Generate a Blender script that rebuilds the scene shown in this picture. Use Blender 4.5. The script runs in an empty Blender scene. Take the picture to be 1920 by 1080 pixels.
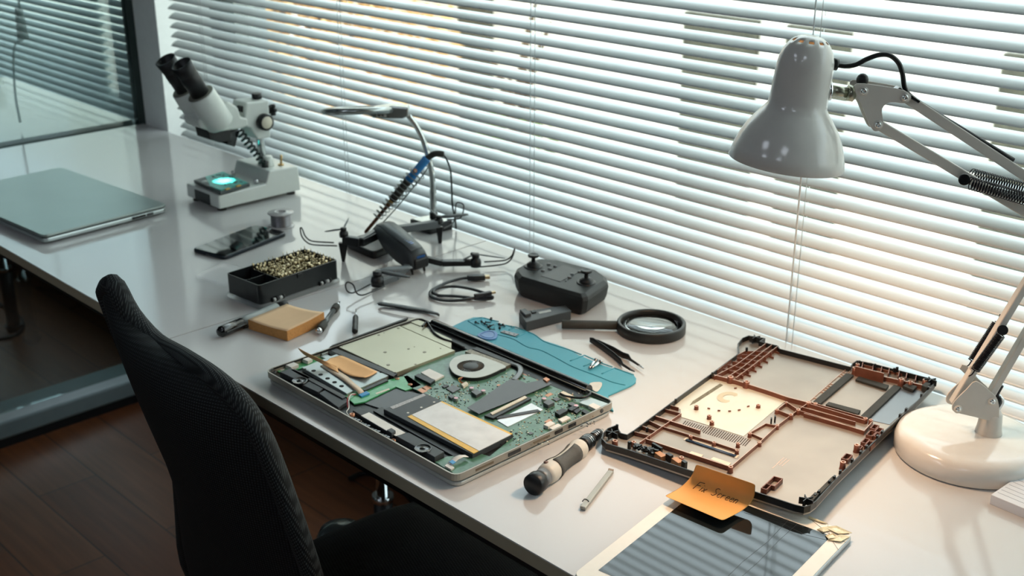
import bpy, bmesh, math, random
from mathutils import Vector as V, Matrix
random.seed(7)
sc = bpy.context.scene
col = sc.collection
R = math.radians
PI = math.pi
TZ = 0.75          # table top height

# ---------------------------------------------------------------- camera
FPX, PITCH, ROLL, YAW = 2235.54, 0.369545, -0.00081, -0.801978
CAM = V((0.0, 0.0, 1.45))
fwd = V((math.sin(YAW)*math.cos(PITCH), math.cos(YAW)*math.cos(PITCH), -math.sin(PITCH)))
_r = V((math.cos(YAW), -math.sin(YAW), 0.0))
_u = _r.cross(fwd)
rgt = _r*math.cos(ROLL) + _u*math.sin(ROLL)
upv = -_r*math.sin(ROLL) + _u*math.cos(ROLL)
HF = V((math.sin(YAW), math.cos(YAW), 0.0))     # horizontal viewing direction
RT = V((math.cos(YAW), -math.sin(YAW), 0.0))

def ray(x, y):
    return rgt*((x-960)/FPX) - upv*((y-540)/FPX) + fwd
def P(x, y, h=0.0):
    """survey a point of the photo on the horizontal plane h above the table top"""
    d = ray(x, y); t = (TZ + h - CAM.z)/d.z
    return CAM + d*t
def PF(x, y, z=0.0):
    d = ray(x, y); t = (z - CAM.z)/d.z
    return CAM + d*t
def PXp(x, y, X):
    d = ray(x, y); return CAM + d*((X-CAM.x)/d.x)
def PYp(x, y, Y):
    d = ray(x, y); return CAM + d*((Y-CAM.y)/d.y)
def PN(x, y, base, n):
    """on the vertical plane through base with normal n"""
    d = ray(x, y); return CAM + d*((base-CAM).dot(n)/d.dot(n))
def PD(x, y, base, off=0.0):
    return PN(x, y, base + HF*off, HF)

# ---------------------------------------------------------------- materials
def s2l(c):
    return tuple((v/12.92 if v <= .04045 else ((v+.055)/1.055)**2.4) for v in c)
def hexc(h):
    h = h.lstrip('#'); return s2l(tuple(int(h[i:i+2], 16)/255 for i in (0, 2, 4)))
MATS = {}
def mat(name, c, rough=.5, metal=0.0, var=.06, nscale=60, bump=0.0, bscale=300, coat=0.0, coat_r=.05,
        emit=None, estr=0.0, trans=0.0, ior=1.45, alpha=1.0, spec=.5, sheen=0.0):
    if name in MATS: return MATS[name]
    m = bpy.data.materials.new(name); m.use_nodes = True
    nt = m.node_tree; N = nt.nodes; L = nt.links
    b = N['Principled BSDF']
    if isinstance(c, str): c = hexc(c)
    tc = N.new('ShaderNodeTexCoord')
    no = N.new('ShaderNodeTexNoise'); no.inputs['Scale'].default_value = nscale; no.inputs['Detail'].default_value = 3
    L.new(tc.outputs['Object'], no.inputs['Vector'])
    rp = N.new('ShaderNodeValToRGB')
    rp.color_ramp.elements[0].position = .3; rp.color_ramp.elements[1].position = .7
    rp.color_ramp.elements[0].color = tuple(max(0, v*(1-var)) for v in c) + (1,)
    rp.color_ramp.elements[1].color = tuple(min(1, v*(1+var)) for v in c) + (1,)
    L.new(no.outputs['Fac'], rp.inputs['Fac']); L.new(rp.outputs['Color'], b.inputs['Base Color'])
    b.inputs['Roughness'].default_value = rough; b.inputs['Metallic'].default_value = metal
    b.inputs['Coat Weight'].default_value = coat; b.inputs['Coat Roughness'].default_value = coat_r
    b.inputs['Transmission Weight'].default_value = trans; b.inputs['IOR'].default_value = ior
    b.inputs['Alpha'].default_value = alpha; b.inputs['Specular IOR Level'].default_value = spec
    if sheen: b.inputs['Sheen Weight'].default_value = sheen
    if emit is not None:
        if isinstance(emit, str): emit = hexc(emit)
        b.inputs['Emission Color'].default_value = tuple(emit)+(1,); b.inputs['Emission Strength'].default_value = estr
    if bump:
        n2 = N.new('ShaderNodeTexNoise'); n2.inputs['Scale'].default_value = bscale
        L.new(tc.outputs['Object'], n2.inputs['Vector'])
        bp = N.new('ShaderNodeBump'); bp.inputs['Strength'].default_value = bump; bp.inputs['Distance'].default_value = .001
        L.new(n2.outputs['Fac'], bp.inputs['Height']); L.new(bp.outputs['Normal'], b.inputs['Normal'])
    MATS[name] = m
    return m

# ---------------------------------------------------------------- mesh builder
class MB:
    def __init__(s): s.v = []; s.f = []; s.mi = []; s.m = 0; s.sm = []
    def add(s, vs, fs, smooth=False):
        o = len(s.v); s.v += [V(p) for p in vs]
        for f in fs:
            s.f.append([o+i for i in f]); s.mi.append(s.m); s.sm.append(smooth)
        return s
    def box(s, c, d, rz=0, M=None):
        x, y, z = d[0]/2, d[1]/2, d[2]/2
        vs = [V((a*x, b*y, e*z)) for e in (-1, 1) for a, b in ((-1, -1), (1, -1), (1, 1), (-1, 1))]
        M = M or Matrix.Rotation(rz, 4, 'Z')
        vs = [M @ p + V(c) for p in vs]
        return s.add(vs, [(3, 2, 1, 0), (4, 5, 6, 7), (0, 1, 5, 4), (1, 2, 6, 5), (2, 3, 7, 6), (3, 0, 4, 7)])
    def prism(s, pts, z0, z1):
        """pts: outline (x,y) ccw or cw ; absolute z"""
        a = sum(pts[i][0]*pts[(i+1) % len(pts)][1]-pts[(i+1) % len(pts)][0]*pts[i][1] for i in range(len(pts)))
        if a < 0: pts = pts[::-1]
        n = len(pts)
        vs = [(p[0], p[1], z0) for p in pts]+[(p[0], p[1], z1) for p in pts]
        return s.add(vs, [tuple(range(n-1, -1, -1)), tuple(range(n, 2*n))]+[(i, (i+1) % n, n+(i+1) % n, n+i) for i in range(n)])
    def slab(s, pts, d):
        """outline of 3-D points in one plane, thickened by vector d"""
        n = len(pts); pts = [V(p) for p in pts]; d = V(d)
        nn = sum(((pts[i]-pts[0]).cross(pts[(i+1) % n]-pts[0]) for i in range(1, n-1)), V((0, 0, 0)))
        if nn.dot(d) < 0: pts = pts[::-1]
        return s.add(pts+[p+d for p in pts], [tuple(range(n-1, -1, -1)), tuple(range(n, 2*n))]+[(i, (i+1) % n, n+(i+1) % n, n+i) for i in range(n)])
    def cyl(s, p0, p1, r0, r1=None, n=20, cap=True):
        p0 = V(p0); p1 = V(p1); r1 = r0 if r1 is None else r1
        a = (p1-p0).normalized(); u = a.orthogonal().normalized(); w = a.cross(u)
        vs = []
        for p, r in ((p0, r0), (p1, r1)):
            vs += [p+u*math.cos(2*PI*i/n)*r+w*math.sin(2*PI*i/n)*r for i in range(n)]
        s.add(vs, [(i, (i+1) % n, n+(i+1) % n, n+i) for i in range(n)], True)
        if cap: s.add(vs, [tuple(range(n-1, -1, -1)), tuple(range(n, 2*n))])
        return s
    def lathe(s, c, axis, prof, n=32, a0=0, a1=2*PI, sx=1.0, u=None):
        """prof: list of (r, t) along axis from c"""
        c = V(c); a = V(axis).normalized(); u = V(u).normalized() if u is not None else a.orthogonal().normalized(); w = a.cross(u)
        full = abs(a1-a0-2*PI) < 1e-6; k = n if full else n+1
        vs = []
        for r, t in prof:
            vs += [c+a*t+u*math.cos(a0+(a1-a0)*i/n)*r+w*math.sin(a0+(a1-a0)*i/n)*r*sx for i in range(k)]
        fs = []
        for j in range(len(prof)-1):
            for i in range(n):
                i2 = (i+1) % k
                fs.append((j*k+i, j*k+i2, (j+1)*k+i2, (j+1)*k+i))
        return s.add(vs, fs, True)
    def tube(s, path, r, n=8, closed=False, flat=1.0, up=None):
        path = [V(p) for p in path]; m = len(path)
        rr = r if isinstance(r, (list, tuple)) else [r]*m
        vs = []; pu = None
        for i, p in enumerate(path):
            if closed: t = path[(i+1) % m]-path[i-1]
            else: t = path[min(i+1, m-1)]-path[max(i-1, 0)]
            if t.length < 1e-9: t = V((0, 0, 1))
            t.normalize()
            if up is not None: u = V(up).cross(t); u = u.normalized() if u.length > 1e-6 else t.orthogonal().normalized()
            elif pu is None: u = t.orthogonal().normalized()
            else:
                u = pu-t*pu.dot(t); u = u.normalized() if u.length > 1e-9 else t.orthogonal().normalized()
            pu = u; w = t.cross(u)
            vs += [p+u*math.cos(2*PI*k/n)*rr[i]+w*math.sin(2*PI*k/n)*rr[i]*flat for k in range(n)]
        fs = []
        for i in range(m if closed else m-1):
            j = (i+1) % m
            for k in range(n):
                k2 = (k+1) % n
                fs.append((i*n+k, i*n+k2, j*n+k2, j*n+k))
        s.add(vs, fs, True)
        if not closed: s.add([p.copy() for p in vs[:n]]+[p.copy() for p in vs[-n:]], [tuple(range(n-1, -1, -1)), tuple(range(n, 2*n))])
        return s
    def sphere(s, c, r, n=14, sc_=(1, 1, 1)):
        vs = []; fs = []; h = n//2
        for j in range(h+1):
            th = PI*j/h
            for i in range(n):
                ph = 2*PI*i/n
                vs.append(V(c)+V((r*sc_[0]*math.sin(th)*math.cos(ph), r*sc_[1]*math.sin(th)*math.sin(ph), r*sc_[2]*math.cos(th))))
        for j in range(h):
            for i in range(n):
                i2 = (i+1) % n
                fs.append((j*n+i, (j+1)*n+i, (j+1)*n+i2, j*n+i2))
        return s.add(vs, fs, True)
    def grid(s, rows, smooth=True, thick=0.0):
        """rows: list of equal-length point rows"""
        a = len(rows); b = len(rows[0]); vs = [p for r in rows for p in r]
        s.add(vs, [(i*b+j, i*b+j+1, (i+1)*b+j+1, (i+1)*b+j) for i in range(a-1) for j in range(b-1)], smooth)
        return s
    def split(s, name, mats, parent=None, **kw):
        """one object per separate piece"""
        par = list(range(len(s.v)))
        def find(a):
            while par[a] != a: par[a] = par[par[a]]; a = par[a]
            return a
        key = {}
        for i, p in enumerate(s.v):
            k = (round(p.x, 5), round(p.y, 5), round(p.z, 5))
            if k in key: par[find(i)] = find(key[k])
            else: key[k] = i
        for f in s.f:
            for i in f[1:]: par[find(i)] = find(f[0])
        isl = {}
        for k, f in enumerate(s.f): isl.setdefault(find(f[0]), []).append(k)
        out = []
        for ks in isl.values():
            b = MB(); mp = {}
            for k in ks:
                fs = []
                for i in s.f[k]:
                    if i not in mp: mp[i] = len(b.v); b.v.append(s.v[i])
                    fs.append(mp[i])
                b.f.append(fs); b.mi.append(s.mi[k]); b.sm.append(s.sm[k])
            out.append(b.build(name, mats, parent, **kw))
        return out
    def build(s, name, mats, parent=None, origin=None, bevel=0.0, seg=2, solid=0.0, sub=0, smooth=None, off=0.0):
        if parent is not None: org = ORG[parent.name]
        else: org = V(origin) if origin is not None else V((0, 0, 0))
        me = bpy.data.meshes.new(name)
        me.from_pydata([tuple(p-org) for p in s.v], [], s.f)
        if not isinstance(mats, (list, tuple)): mats = [mats]
        for m in mats: me.materials.append(m)
        for i, p in enumerate(me.polygons):
            p.material_index = s.mi[i]; p.use_smooth = s.sm[i] if smooth is None else smooth
        bm = bmesh.new(); bm.from_mesh(me)
        bmesh.ops.remove_doubles(bm, verts=bm.verts, dist=1e-6)
        if not solid: bmesh.ops.recalc_face_normals(bm, faces=bm.faces)
        bm.to_mesh(me); bm.free()
        o = bpy.data.objects.new(name, me); col.objects.link(o)
        if parent is not None: o.parent = parent
        else: o.location = org
        ORG[o.name] = org
        if solid:
            md = o.modifiers.new('solid', 'SOLIDIFY'); md.thickness = solid; md.offset = off
        if sub:
            md = o.modifiers.new('sub', 'SUBSURF'); md.levels = sub; md.render_levels = sub
        if bevel:
            md = o.modifiers.new('bevel', 'BEVEL'); md.width = bevel; md.segments = seg; md.limit_method = 'ANGLE'; md.angle_limit = R(40)
            md.harden_normals = False
        return o
ORG = {}
def tag(o, label, cat, group=None, kind=None):
    if label: o['label'] = label
    if cat: o['category'] = cat
    if group: o['group'] = group
    if kind: o['kind'] = kind
    return o
def thing(name, loc, label, cat, group=None):
    o = bpy.data.objects.new(name, None); col.objects.link(o); o.location = loc; o.empty_display_size = .02
    ORG[o.name] = V(loc)
    return tag(o, label, cat, group)
def struct(o): o['kind'] = 'structure'; return o
def lab(o, t): o['label'] = t; return o
def dup(root, loc, rz=0.0, label=None, group=None, rot=None):
    r = root.copy(); col.objects.link(r); r.location = loc
    r.rotation_euler = rot if rot is not None else (0, 0, rz)
    if label: r['label'] = label
    if group: r['group'] = group
    for ch in list(root.children):
        c = ch.copy(); col.objects.link(c); c.parent = r
        for g in list(ch.children):
            d = g.copy(); col.objects.link(d); d.parent = c
    return r
def rrect(a, b, c, d, r, n=5):
    """rounded quad through 3-D corner points a,b,c,d (in order)"""
    pts = [V(a), V(b), V(c), V(d)]; out = []
    for i in range(4):
        p = pts[i]; q0 = pts[i-1]; q1 = pts[(i+1) % 4]
        e0 = (q0-p).normalized(); e1 = (q1-p).normalized()
        s0 = p+e0*r; s1 = p+e1*r
        for k in range(n+1):
            t = k/n
            out.append((s0*(1-t)+p*t)*(1-t)+(p*(1-t)+s1*t)*t)
    return out
def bez(ctrl, n=10, closed=False):
    """Catmull-Rom through ctrl"""
    c = [V(p) for p in ctrl]; m = len(c); out = []
    rng = range(m if closed else m-1)
    for i in rng:
        p1 = c[i]; p2 = c[(i+1) % m]
        p0 = c[i-1] if (closed or i > 0) else p1*2-p2
        p3 = c[(i+2) % m] if (closed or i+2 < m) else p2*2-p1
        for k in range(n):
            t = k/n
            out.append(.5*((2*p1)+(p2-p0)*t+(2*p0-5*p1+4*p2-p3)*t*t+(3*p1-p0-3*p2+p3)*t**3))
    if not closed: out.append(c[-1])
    return out
def coil(p0, p1, r0, r1, turns, wire, n=14, wn=5, u=None):
    p0 = V(p0); p1 = V(p1); a = (p1-p0).normalized(); u = (V(u) if u is not None else a.orthogonal()).normalized(); w = a.cross(u)
    m = int(turns*n); path = []
    for i in range(m+1):
        t = i/m; an = 2*PI*turns*t; r = r0+(r1-r0)*t
        path.append(p0+(p1-p0)*t+u*math.cos(an)*r+w*math.sin(an)*r)
    return path
class Frame:
    """local frame on a horizontal plane; u,v in metres"""
    def __init__(s, o, ux, h=0.0):
        s.o = V((o.x, o.y, 0)); s.u = V((ux.x, ux.y, 0)).normalized(); s.v = V((-s.u.y, s.u.x, 0)); s.h = h
    def w(s, a, b, h): 
        p = s.o+s.u*a+s.v*b; return V((p.x, p.y, TZ+h))
    def l(s, x, y, h):
        p = P(x, y, h)-s.o; return (p.x*s.u.x+p.y*s.u.y, p.x*s.v.x+p.y*s.v.y)
# ================================================================ room shell
XL = -2.777       # glass partition
YW = 1.389        # rear edge of the desks
def m_floor():
    m = bpy.data.materials.new('oak_planks'); m.use_nodes = True; nt = m.node_tree; N = nt.nodes; L = nt.links; b = N['Principled BSDF']
    tc = N.new('ShaderNodeTexCoord'); mp = N.new('ShaderNodeMapping'); mp.inputs['Location'].default_value = (.36, -.027, 0)
    L.new(tc.outputs['Object'], mp.inputs['Vector'])
    br = N.new('ShaderNodeTexBrick'); br.offset = .37; br.inputs['Scale'].default_value = 1
    br.inputs['Brick Width'].default_value = .9; br.inputs['Row Height'].default_value = .1425
    br.inputs['Mortar Size'].default_value = .0018; br.inputs['Mortar Smooth'].default_value = .3; br.inputs['Bias'].default_value = -.2
    br.inputs['Color1'].default_value = hexc('#6b3a1d')+(1,); br.inputs['Color2'].default_value = hexc('#7c4c2b')+(1,)
    br.inputs['Mortar'].default_value = hexc('#2c170c')+(1,)
    L.new(mp.outputs['Vector'], br.inputs['Vector'])
    m2 = N.new('ShaderNodeMapping'); m2.inputs['Scale'].default_value = (3, 45, 1); L.new(tc.outputs['Object'], m2.inputs['Vector'])
    no = N.new('ShaderNodeTexNoise'); no.inputs['Scale'].default_value = 1.3; no.inputs['Detail'].default_value = 6; L.new(m2.outputs['Vector'], no.inputs['Vector'])
    mx = N.new('ShaderNodeMix'); mx.data_type = 'RGBA'; mx.blend_type = 'MULTIPLY'; mx.inputs['Factor'].default_value = .55
    rp = N.new('ShaderNodeValToRGB'); rp.color_ramp.elements[0].position = .35; rp.color_ramp.elements[0].color = (.45, .4, .38, 1); rp.color_ramp.elements[1].position = .7
    L.new(no.outputs['Fac'], rp.inputs['Fac']); L.new(br.outputs['Color'], mx.inputs['A']); L.new(rp.outputs['Color'], mx.inputs['B'])
    L.new(mx.outputs['Result'], b.inputs['Base Color']); b.inputs['Roughness'].default_value = .42
    bp = N.new('ShaderNodeBump'); bp.inputs['Strength'].default_value = .25; bp.inputs['Distance'].default_value = .002; bp.invert = True
    L.new(br.outputs['Fac'], bp.inputs['Height']); L.new(bp.outputs['Normal'], b.inputs['Normal'])
    return m
def m_glass(name, glossy, tint, gloss_col=(1, 1, 1), rough=0.0):
    m = bpy.data.materials.new(name); m.use_nodes = True; nt = m.node_tree; N = nt.nodes; L = nt.links
    N.remove(N['Principled BSDF']); out = N['Material Output']
    t = N.new('ShaderNodeBsdfTransparent'); t.inputs['Color'].default_value = tuple(tint)+(1,)
    g = N.new('ShaderNodeBsdfGlossy'); g.inputs['Color'].default_value = tuple(gloss_col)+(1,); g.inputs['Roughness'].default_value = rough
    mx = N.new('ShaderNodeMixShader')
    lw = N.new('ShaderNodeLayerWeight'); lw.inputs['Blend'].default_value = .5
    pw = N.new('ShaderNodeMath'); pw.operation = 'POWER'; pw.inputs[1].default_value = 5; L.new(lw.outputs['Facing'], pw.inputs[0])
    ma = N.new('ShaderNodeMath'); ma.operation = 'MULTIPLY_ADD'; ma.use_clamp = True; ma.inputs[1].default_value = .9; ma.inputs[2].default_value = glossy
    L.new(pw.outputs[0], ma.inputs[0]); L.new(ma.outputs[0], mx.inputs['Fac'])
    L.new(t.outputs[0], mx.inputs[1]); L.new(g.outputs[0], mx.inputs[2]); L.new(mx.outputs[0], out.inputs['Surface'])
    return m

M_wall = mat('painted_wall', '#8f9594', .8, var=.02)
M_wallin = mat('interior_paint', '#6f7473', .85, var=.02)
M_white_frame = mat('white_aluminium', '#f0f5f3', .35, var=.02)
M_dark = mat('dark_room_paint', '#3e4a4a', .8, var=.05)
M_steel = mat('powder_coat_black', '#15181a', .45)
M_chrome = mat('chrome', '#d8dcdd', .12, 1.0, var=.02)

fl = MB().box((-1.5, -.8, -.02), (9.4, 5.2, .04)).build('floor', m_floor()); struct(fl)
ce = MB().box((-1.5, -.8, 2.72), (9.4, 5.2, .04)).build('ceiling', M_wallin); struct(ce)
struct(MB().box((3.2, -.8, 1.35), (.06, 5.2, 2.7)).build('wall_right', M_wallin))
struct(MB().box((-1.5, -3.4, 1.35), (9.4, .06, 2.7)).build('wall_back', M_wallin))
struct(MB().box((-6.2, -.8, 1.35), (.06, 5.2, 2.7)).build('wall_far_left', M_dark))
# window wall: sill band under the desks, lintel, side piers
ww = MB(); ww.box((-1.5, 1.62, .33), (9.4, .16, .66)); ww.box((-1.5, 1.62, 2.56), (9.4, .16, .32))
ww.box((3.0, 1.62, 1.35), (.5, .16, 2.7)); ww.box((-5.8, 1.62, 1.35), (.8, .16, 2.7)); ww.box((-2.72, 1.62, 1.35), (.12, .16, 2.7))
struct(ww.build('wall_window', M_wall))
# white corner column between the glass partition and the blind
c = MB().box((-2.7185, 1.48, 1.35), (.113, .17, 2.7)); struct(c.build('trim_1', M_white_frame, bevel=.002))
# window: frame, mullions and pane
wf = MB()
for x0, x1 in ((-2.66, -2.60), (2.70, 2.76)): wf.box(((x0+x1)/2, 1.60, 1.53), (x1-x0, .06, 1.74))
for z in (.675, 2.385): wf.box((.05, 1.60, z), (5.42, .06, .05))
wfo = struct(wf.build('window_1', mat('window_frame_grey', '#9aa29f', .4), origin=(0, 1.6, .66)))
mu = MB().box((PYp(415, 60, 1.60).x, 1.60, 1.53), (.022, .05, 1.66)); mu.build('window_mullion', mat('gasket_black', '#1c2322', .6), wfo)
pn = MB().box((.05, 1.605, 1.53), (5.3, .004, 1.66)); pn.build('window_pane', m_glass('clear_glass', .02, (.97, .99, .98)), wfo)

# glass partition on the left
gp = MB().box((-2.84, -.9, .046), (.126, 4.6, .046)); base = struct(gp.build('wall_left', mat('partition_base_grey', '#7f8f90', .45, var=.12, nscale=8), origin=(-2.84, -.9, 0), bevel=.006))
mo = MB().box((-2.789, 1.468, 1.4), (.026, .176, 2.62)); mo.box((-2.84, -.9, 2.67), (.1, 4.6, .06))
mo.build('partition_gasket', mat('gasket_dark_green', '#2f3d3a', .5), base)
MB().box((-2.84, -.9, .0115), (.118, 4.6, .023)).build('partition_dark_strip', M_steel, base)  # dark strip between the partition base rail and the floor
gl = MB().box((-2.787, -.90, 1.39), (.008, 4.56, 2.6)); gl.build('partition_glass', m_glass('partition_glass_mat', .10, (.58, .66, .66), (.80, .90, .90), .012), base)

# the next room, seen through the glass: its blind and the far end of a white table
nbz = thing('venetian_blind', (-4.3, YW+.016, 2.3), 'venetian blind of the next room, seen dimly through the glass partition', 'blind')
# pull cord with a white tassel, hanging in the room beyond the partition
XC = -2.93; c0 = PXp(35, 0, XC); c1 = PXp(39, 42, XC); c2 = PXp(27, 90, XC); c3 = PXp(28, 170, XC); c4 = PXp(38, 230, XC)
pc = MB().tube([(c0.x, c0.y, 2.3), c0, c1], .0035, 6); pco = pc.build('pull_cord', mat('cord_white', '#cfd8d6', .6), origin=(c0.x, c0.y, 2.3))
tag(pco, 'thin white pull cord hanging behind the glass partition at the left edge', 'cord')
MB().cyl(c1+V((0, 0, .035)), c1-V((0, 0, .04)), .009, .014, 12).build('tassel', MATS['cord_white'], pco)
MB().tube(bez([c1-V((0, 0, .04)), c2, c3, c4], 8), .003, 6).build('cord_tail', MATS['cord_white'], pco)

# ================================================================ venetian blind
def m_slat():
    m = bpy.data.materials.new('blind_slat_white'); m.use_nodes = True; nt = m.node_tree; N = nt.nodes; L = nt.links; b = N['Principled BSDF']
    tc = N.new('ShaderNodeTexCoord'); no = N.new('ShaderNodeTexNoise'); no.inputs['Scale'].default_value = 5
    L.new(tc.outputs['Object'], no.inputs['Vector'])
    rp = N.new('ShaderNodeValToRGB'); rp.color_ramp.elements[0].color = hexc('#e4eaea')+(1,); rp.color_ramp.elements[1].color = hexc('#f0f4f4')+(1,)
    L.new(no.outputs['Fac'], rp.inputs['Fac']); L.new(rp.outputs['Color'], b.inputs['Base Color'])
    b.inputs['Roughness'].default_value = .28
    tr = N.new('ShaderNodeBsdfTranslucent'); tr.inputs['Color'].default_value = (.86, .95, .97, 1)
    mx = N.new('ShaderNodeMixShader'); mx.inputs['Fac'].default_value = .13
    L.new(b.outputs[0], mx.inputs[1]); L.new(tr.outputs[0], mx.inputs[2]); L.new(mx.outputs[0], N['Material Output'].inputs['Surface'])
    return m
M_slat = m_slat()
YB = 1.405; BX0, BX1 = -2.600, 0.62; PITCH_S = .0216; TILT = R(28.5)
blind = thing('venetian_blind', (-1, YB, 2.3), 'wide white horizontal venetian blind hanging in front of the window', 'blind')
sl = MB(); zz = []
z = .7515 - 2*PITCH_S + .004
while z < 2.22: zz.append(z); z += PITCH_S
for k, z in enumerate(zz):
    jt = TILT + R(random.uniform(-1.2, 1.2)); prof = []
    for i in range(9):
        t = -1+2*i/8; w = t*.0125; h = .0024*(1-t*t)
        prof.append((w*math.cos(jt) - h*math.sin(jt), w*math.sin(jt)+h*math.cos(jt)))
    dx = random.uniform(-.004, .004)
    rows = [[V((x+dx, YB+p[0], z+p[1]+sg)) for p in prof] for x, sg in ((BX0, 0), (-2.0, random.uniform(-.0006, .0003)), (-1.4, 0), (-.9, random.uniform(-.0006, .0003)), (-.3, 0), (BX1, 0))]
    sl.grid(rows)
slo = sl.build('slats', M_slat, blind, solid=.0004)
M_cord = mat('ladder_cord_white', '#e8eeee', .7)
for X in (-2.455, -1.927, -1.395, -.866, -.335, .2):
    lc = MB()
    yo = .0125*math.cos(TILT)+.0015; zo = .0125*math.sin(TILT)
    lc.tube([(X, YB-yo, .70), (X, YB-yo, 2.26)], .0006, 5); lc.tube([(X, YB+yo, .70), (X, YB+yo, 2.26)], .0006, 5)
    lc.tube([(X+.011, YB-yo-.001, .70), (X+.011, YB-yo-.001, 2.26)], .0006, 5)
    for z in zz: lc.tube([(X, YB-yo, z-zo-.0012), (X, YB+yo, z+zo-.0012)], .0004, 4); lc.sphere((X, YB-yo, z-zo-.0006), .0013, 6)
    lc.build('ladder_cord', M_cord, blind)
s2 = MB()
for k, z in enumerate(zz):
    prof = []
    for i in range(7):
        t = -1+2*i/6; w = t*.0125; h = .0024*(1-t*t)
        prof.append((w*math.cos(TILT)-h*math.sin(TILT), w*math.sin(TILT)+h*math.cos(TILT)))
    s2.grid([[V((x, YB+p[0], z+p[1])) for p in prof] for x in (-5.6, -2.815)])
s2.build('slats', M_slat, nbz, solid=.0004)
MB().box((-4.2, YB, 2.27), (2.78, .03, .03)).build('head_rail', M_slat, nbz)
MB().box(((BX0+BX1)/2, YB, 2.27), (BX1-BX0, .03, .03)).build('head_rail', M_slat, blind, bevel=.002)
MB().box(((BX0+BX1)/2, YB, .70), (BX1-BX0, .024, .012)).build('bottom_rail', M_slat, blind, bevel=.002)
# loose lift cord hanging in front of the slats
q0 = PYp(1530, 0, 1.375); q1 = PYp(1497, 400, 1.378); q2 = PYp(1474, 640, 1.38)
MB().tube([(q0.x, 1.375, 2.26), q0, q1, q2], .0009, 5).build('lift_cord', M_cord, blind)

# ================================================================ outside
M_ext = mat('facade_render_white', '#efeade', .9, var=.02, nscale=2)
M_pan = mat('facade_panel_grey', '#504f42', .7, var=.25, nscale=14, bump=.3)
fac = MB(); fac.box((-6, 5.15, -.3), (24, .3, 7.4)); fo = fac.build('exterior_building', M_ext, origin=(-6, 5.15, -4))
tag(fo, 'pale rendered building across the yard, blurred behind the blind slats', 'building')
for x0, x1 in ((-5.62, -5.33), (-3.86, -3.41), (-3.24, -2.9), (-2.17, -1.72)):
    MB().box(((x0+x1)/2, 4.985, -.9), (x1-x0, .03, 2.92)).build('window_panel', M_pan, fo)
g = MB().box((-6, 3.4, -4.05), (24, 3.4, .1)); go = struct(g.build('ground', mat('paving_pale', '#b9b8ae', .9, nscale=3)))
# orange-leaved tree
M_leaf = mat('leaf_orange', '#d8b27c', .6, var=.35, nscale=3); M_bark = mat('bark', '#6b5a48', .9, bump=.6)
def tree(cx, cy, r, hz, n, leafm, label, seed):
    rnd = random.Random(seed)
    lf = MB()
    for i in range(n):
        a = rnd.uniform(0, 2*PI); b = rnd.uniform(-1, 1); q = rnd.random()**.45
        p = V((cx+r*q*math.sqrt(1-b*b)*math.cos(a), cy+.45*r*q*math.sqrt(1-b*b)*math.sin(a), hz+r*1.15*q*b))
        s = rnd.uniform(.025, .05); u = V((rnd.uniform(-1, 1), rnd.uniform(-1, 1), rnd.uniform(-1, 1))).normalized(); w = u.orthogonal().normalized()
        lf.add([p-u*s, p+w*s*.6, p+u*s, p-w*s*.6], [(0, 1, 2, 3)])
    t = thing('garden_tree', (cx, cy, -4), label, 'tree')
    lf.build('foliage', leafm, t)
    tr = MB().tube([(cx, cy, -4), (cx+.05, cy, -2), (cx, cy, hz-.4), (cx+.1, cy, hz+.4)], [.09, .08, .06, .03], 8)
    for i in range(9):
        a = rnd.uniform(0, 6.28); z0 = hz-.6+.12*i
        tr.tube([(cx, cy, z0), (cx+r*.4*math.cos(a), cy+.2*r*math.sin(a), z0+.35), (cx+r*.8*math.cos(a), cy+.35*r*math.sin(a), z0+.55)], [.03, .02, .008], 6)
    tr.build('trunk', M_bark, t)
tree(-6.3, 4.1, 1.5, .35, 6500, M_leaf, 'orange-leaved tree outside, behind the left part of the blind', 3)
tree(-4.55, 4.45, .35, -.3, 260, mat('leaf_green', '#6f7a3c', .6, var=.3), 'small olive-green tree in front of the pale building outside', 5)

# ================================================================ desks
def m_top():
    m = mat('white_laminate_gloss', '#c6c6c5', .10, var=.012, nscale=3)
    return m
M_top = m_top(); M_edge = mat('edge_banding_taupe', '#99927d', .5, var=.03, nscale=20)
def desk(x0, x1, label, grp='white desks pushed end to end', lx=.12):
    t = thing('office_desk', ((x0+x1)/2, 1.07, 0), label, 'desk', grp)
    b = MB(); b.box(((x0+x1)/2, (YW+.7457)/2, TZ-.0085), (x1-x0, YW-.7457, .017))
    b.m = 1; e = .0006
    b.box(((x0+x1)/2, .7457-e/2, TZ-.0092), (x1-x0-.001, e, .0156))
    b.build('desktop', [M_top, M_edge], t)
    f = MB()
    for y in (.80, 1.33): f.box(((x0+x1)/2, y, TZ-.037), (x1-x0-.12, .04, .04))
    for x in (x0+.08, x1-.08): f.box((x, 1.065, TZ-.037), (.04, .49, .04))
    f.build('under_frame', M_steel, t, bevel=.002)
    for x in ((x0+lx,) if x1 < -2.8 else (x0+lx, x1-.16)):
        for y in ((1.25,) if x < x1-.3 else (.84, 1.25)):
            lg = MB().cyl((x, y, .02), (x, y, .20), .019, n=18).build('leg', M_steel, t)
            MB().cyl((x, y, .20), (x, y, TZ-.057), .0132, n=18).build('leg_tube', M_chrome, lg)
            MB().cyl((x, y, .197), (x, y, .21), .0215, n=18).build('leg_collar', M_chrome, lg)
            MB().cyl((x, y, 0), (x, y, .02), .02, .028, n=18).build('leg_foot', M_steel, lg)
    return t
desk(-2.775, -1.5025, 'glossy white desk holding the closed laptop and microscope, by the glass partition', lx=.575)
desk(-3.62, -2.835, 'white desk in the next room, seen through the glass partition behind the closed laptop', None)
desk(-1.5000, .25, 'glossy white desk holding the dismantled laptop and the white desk lamp')
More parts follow.
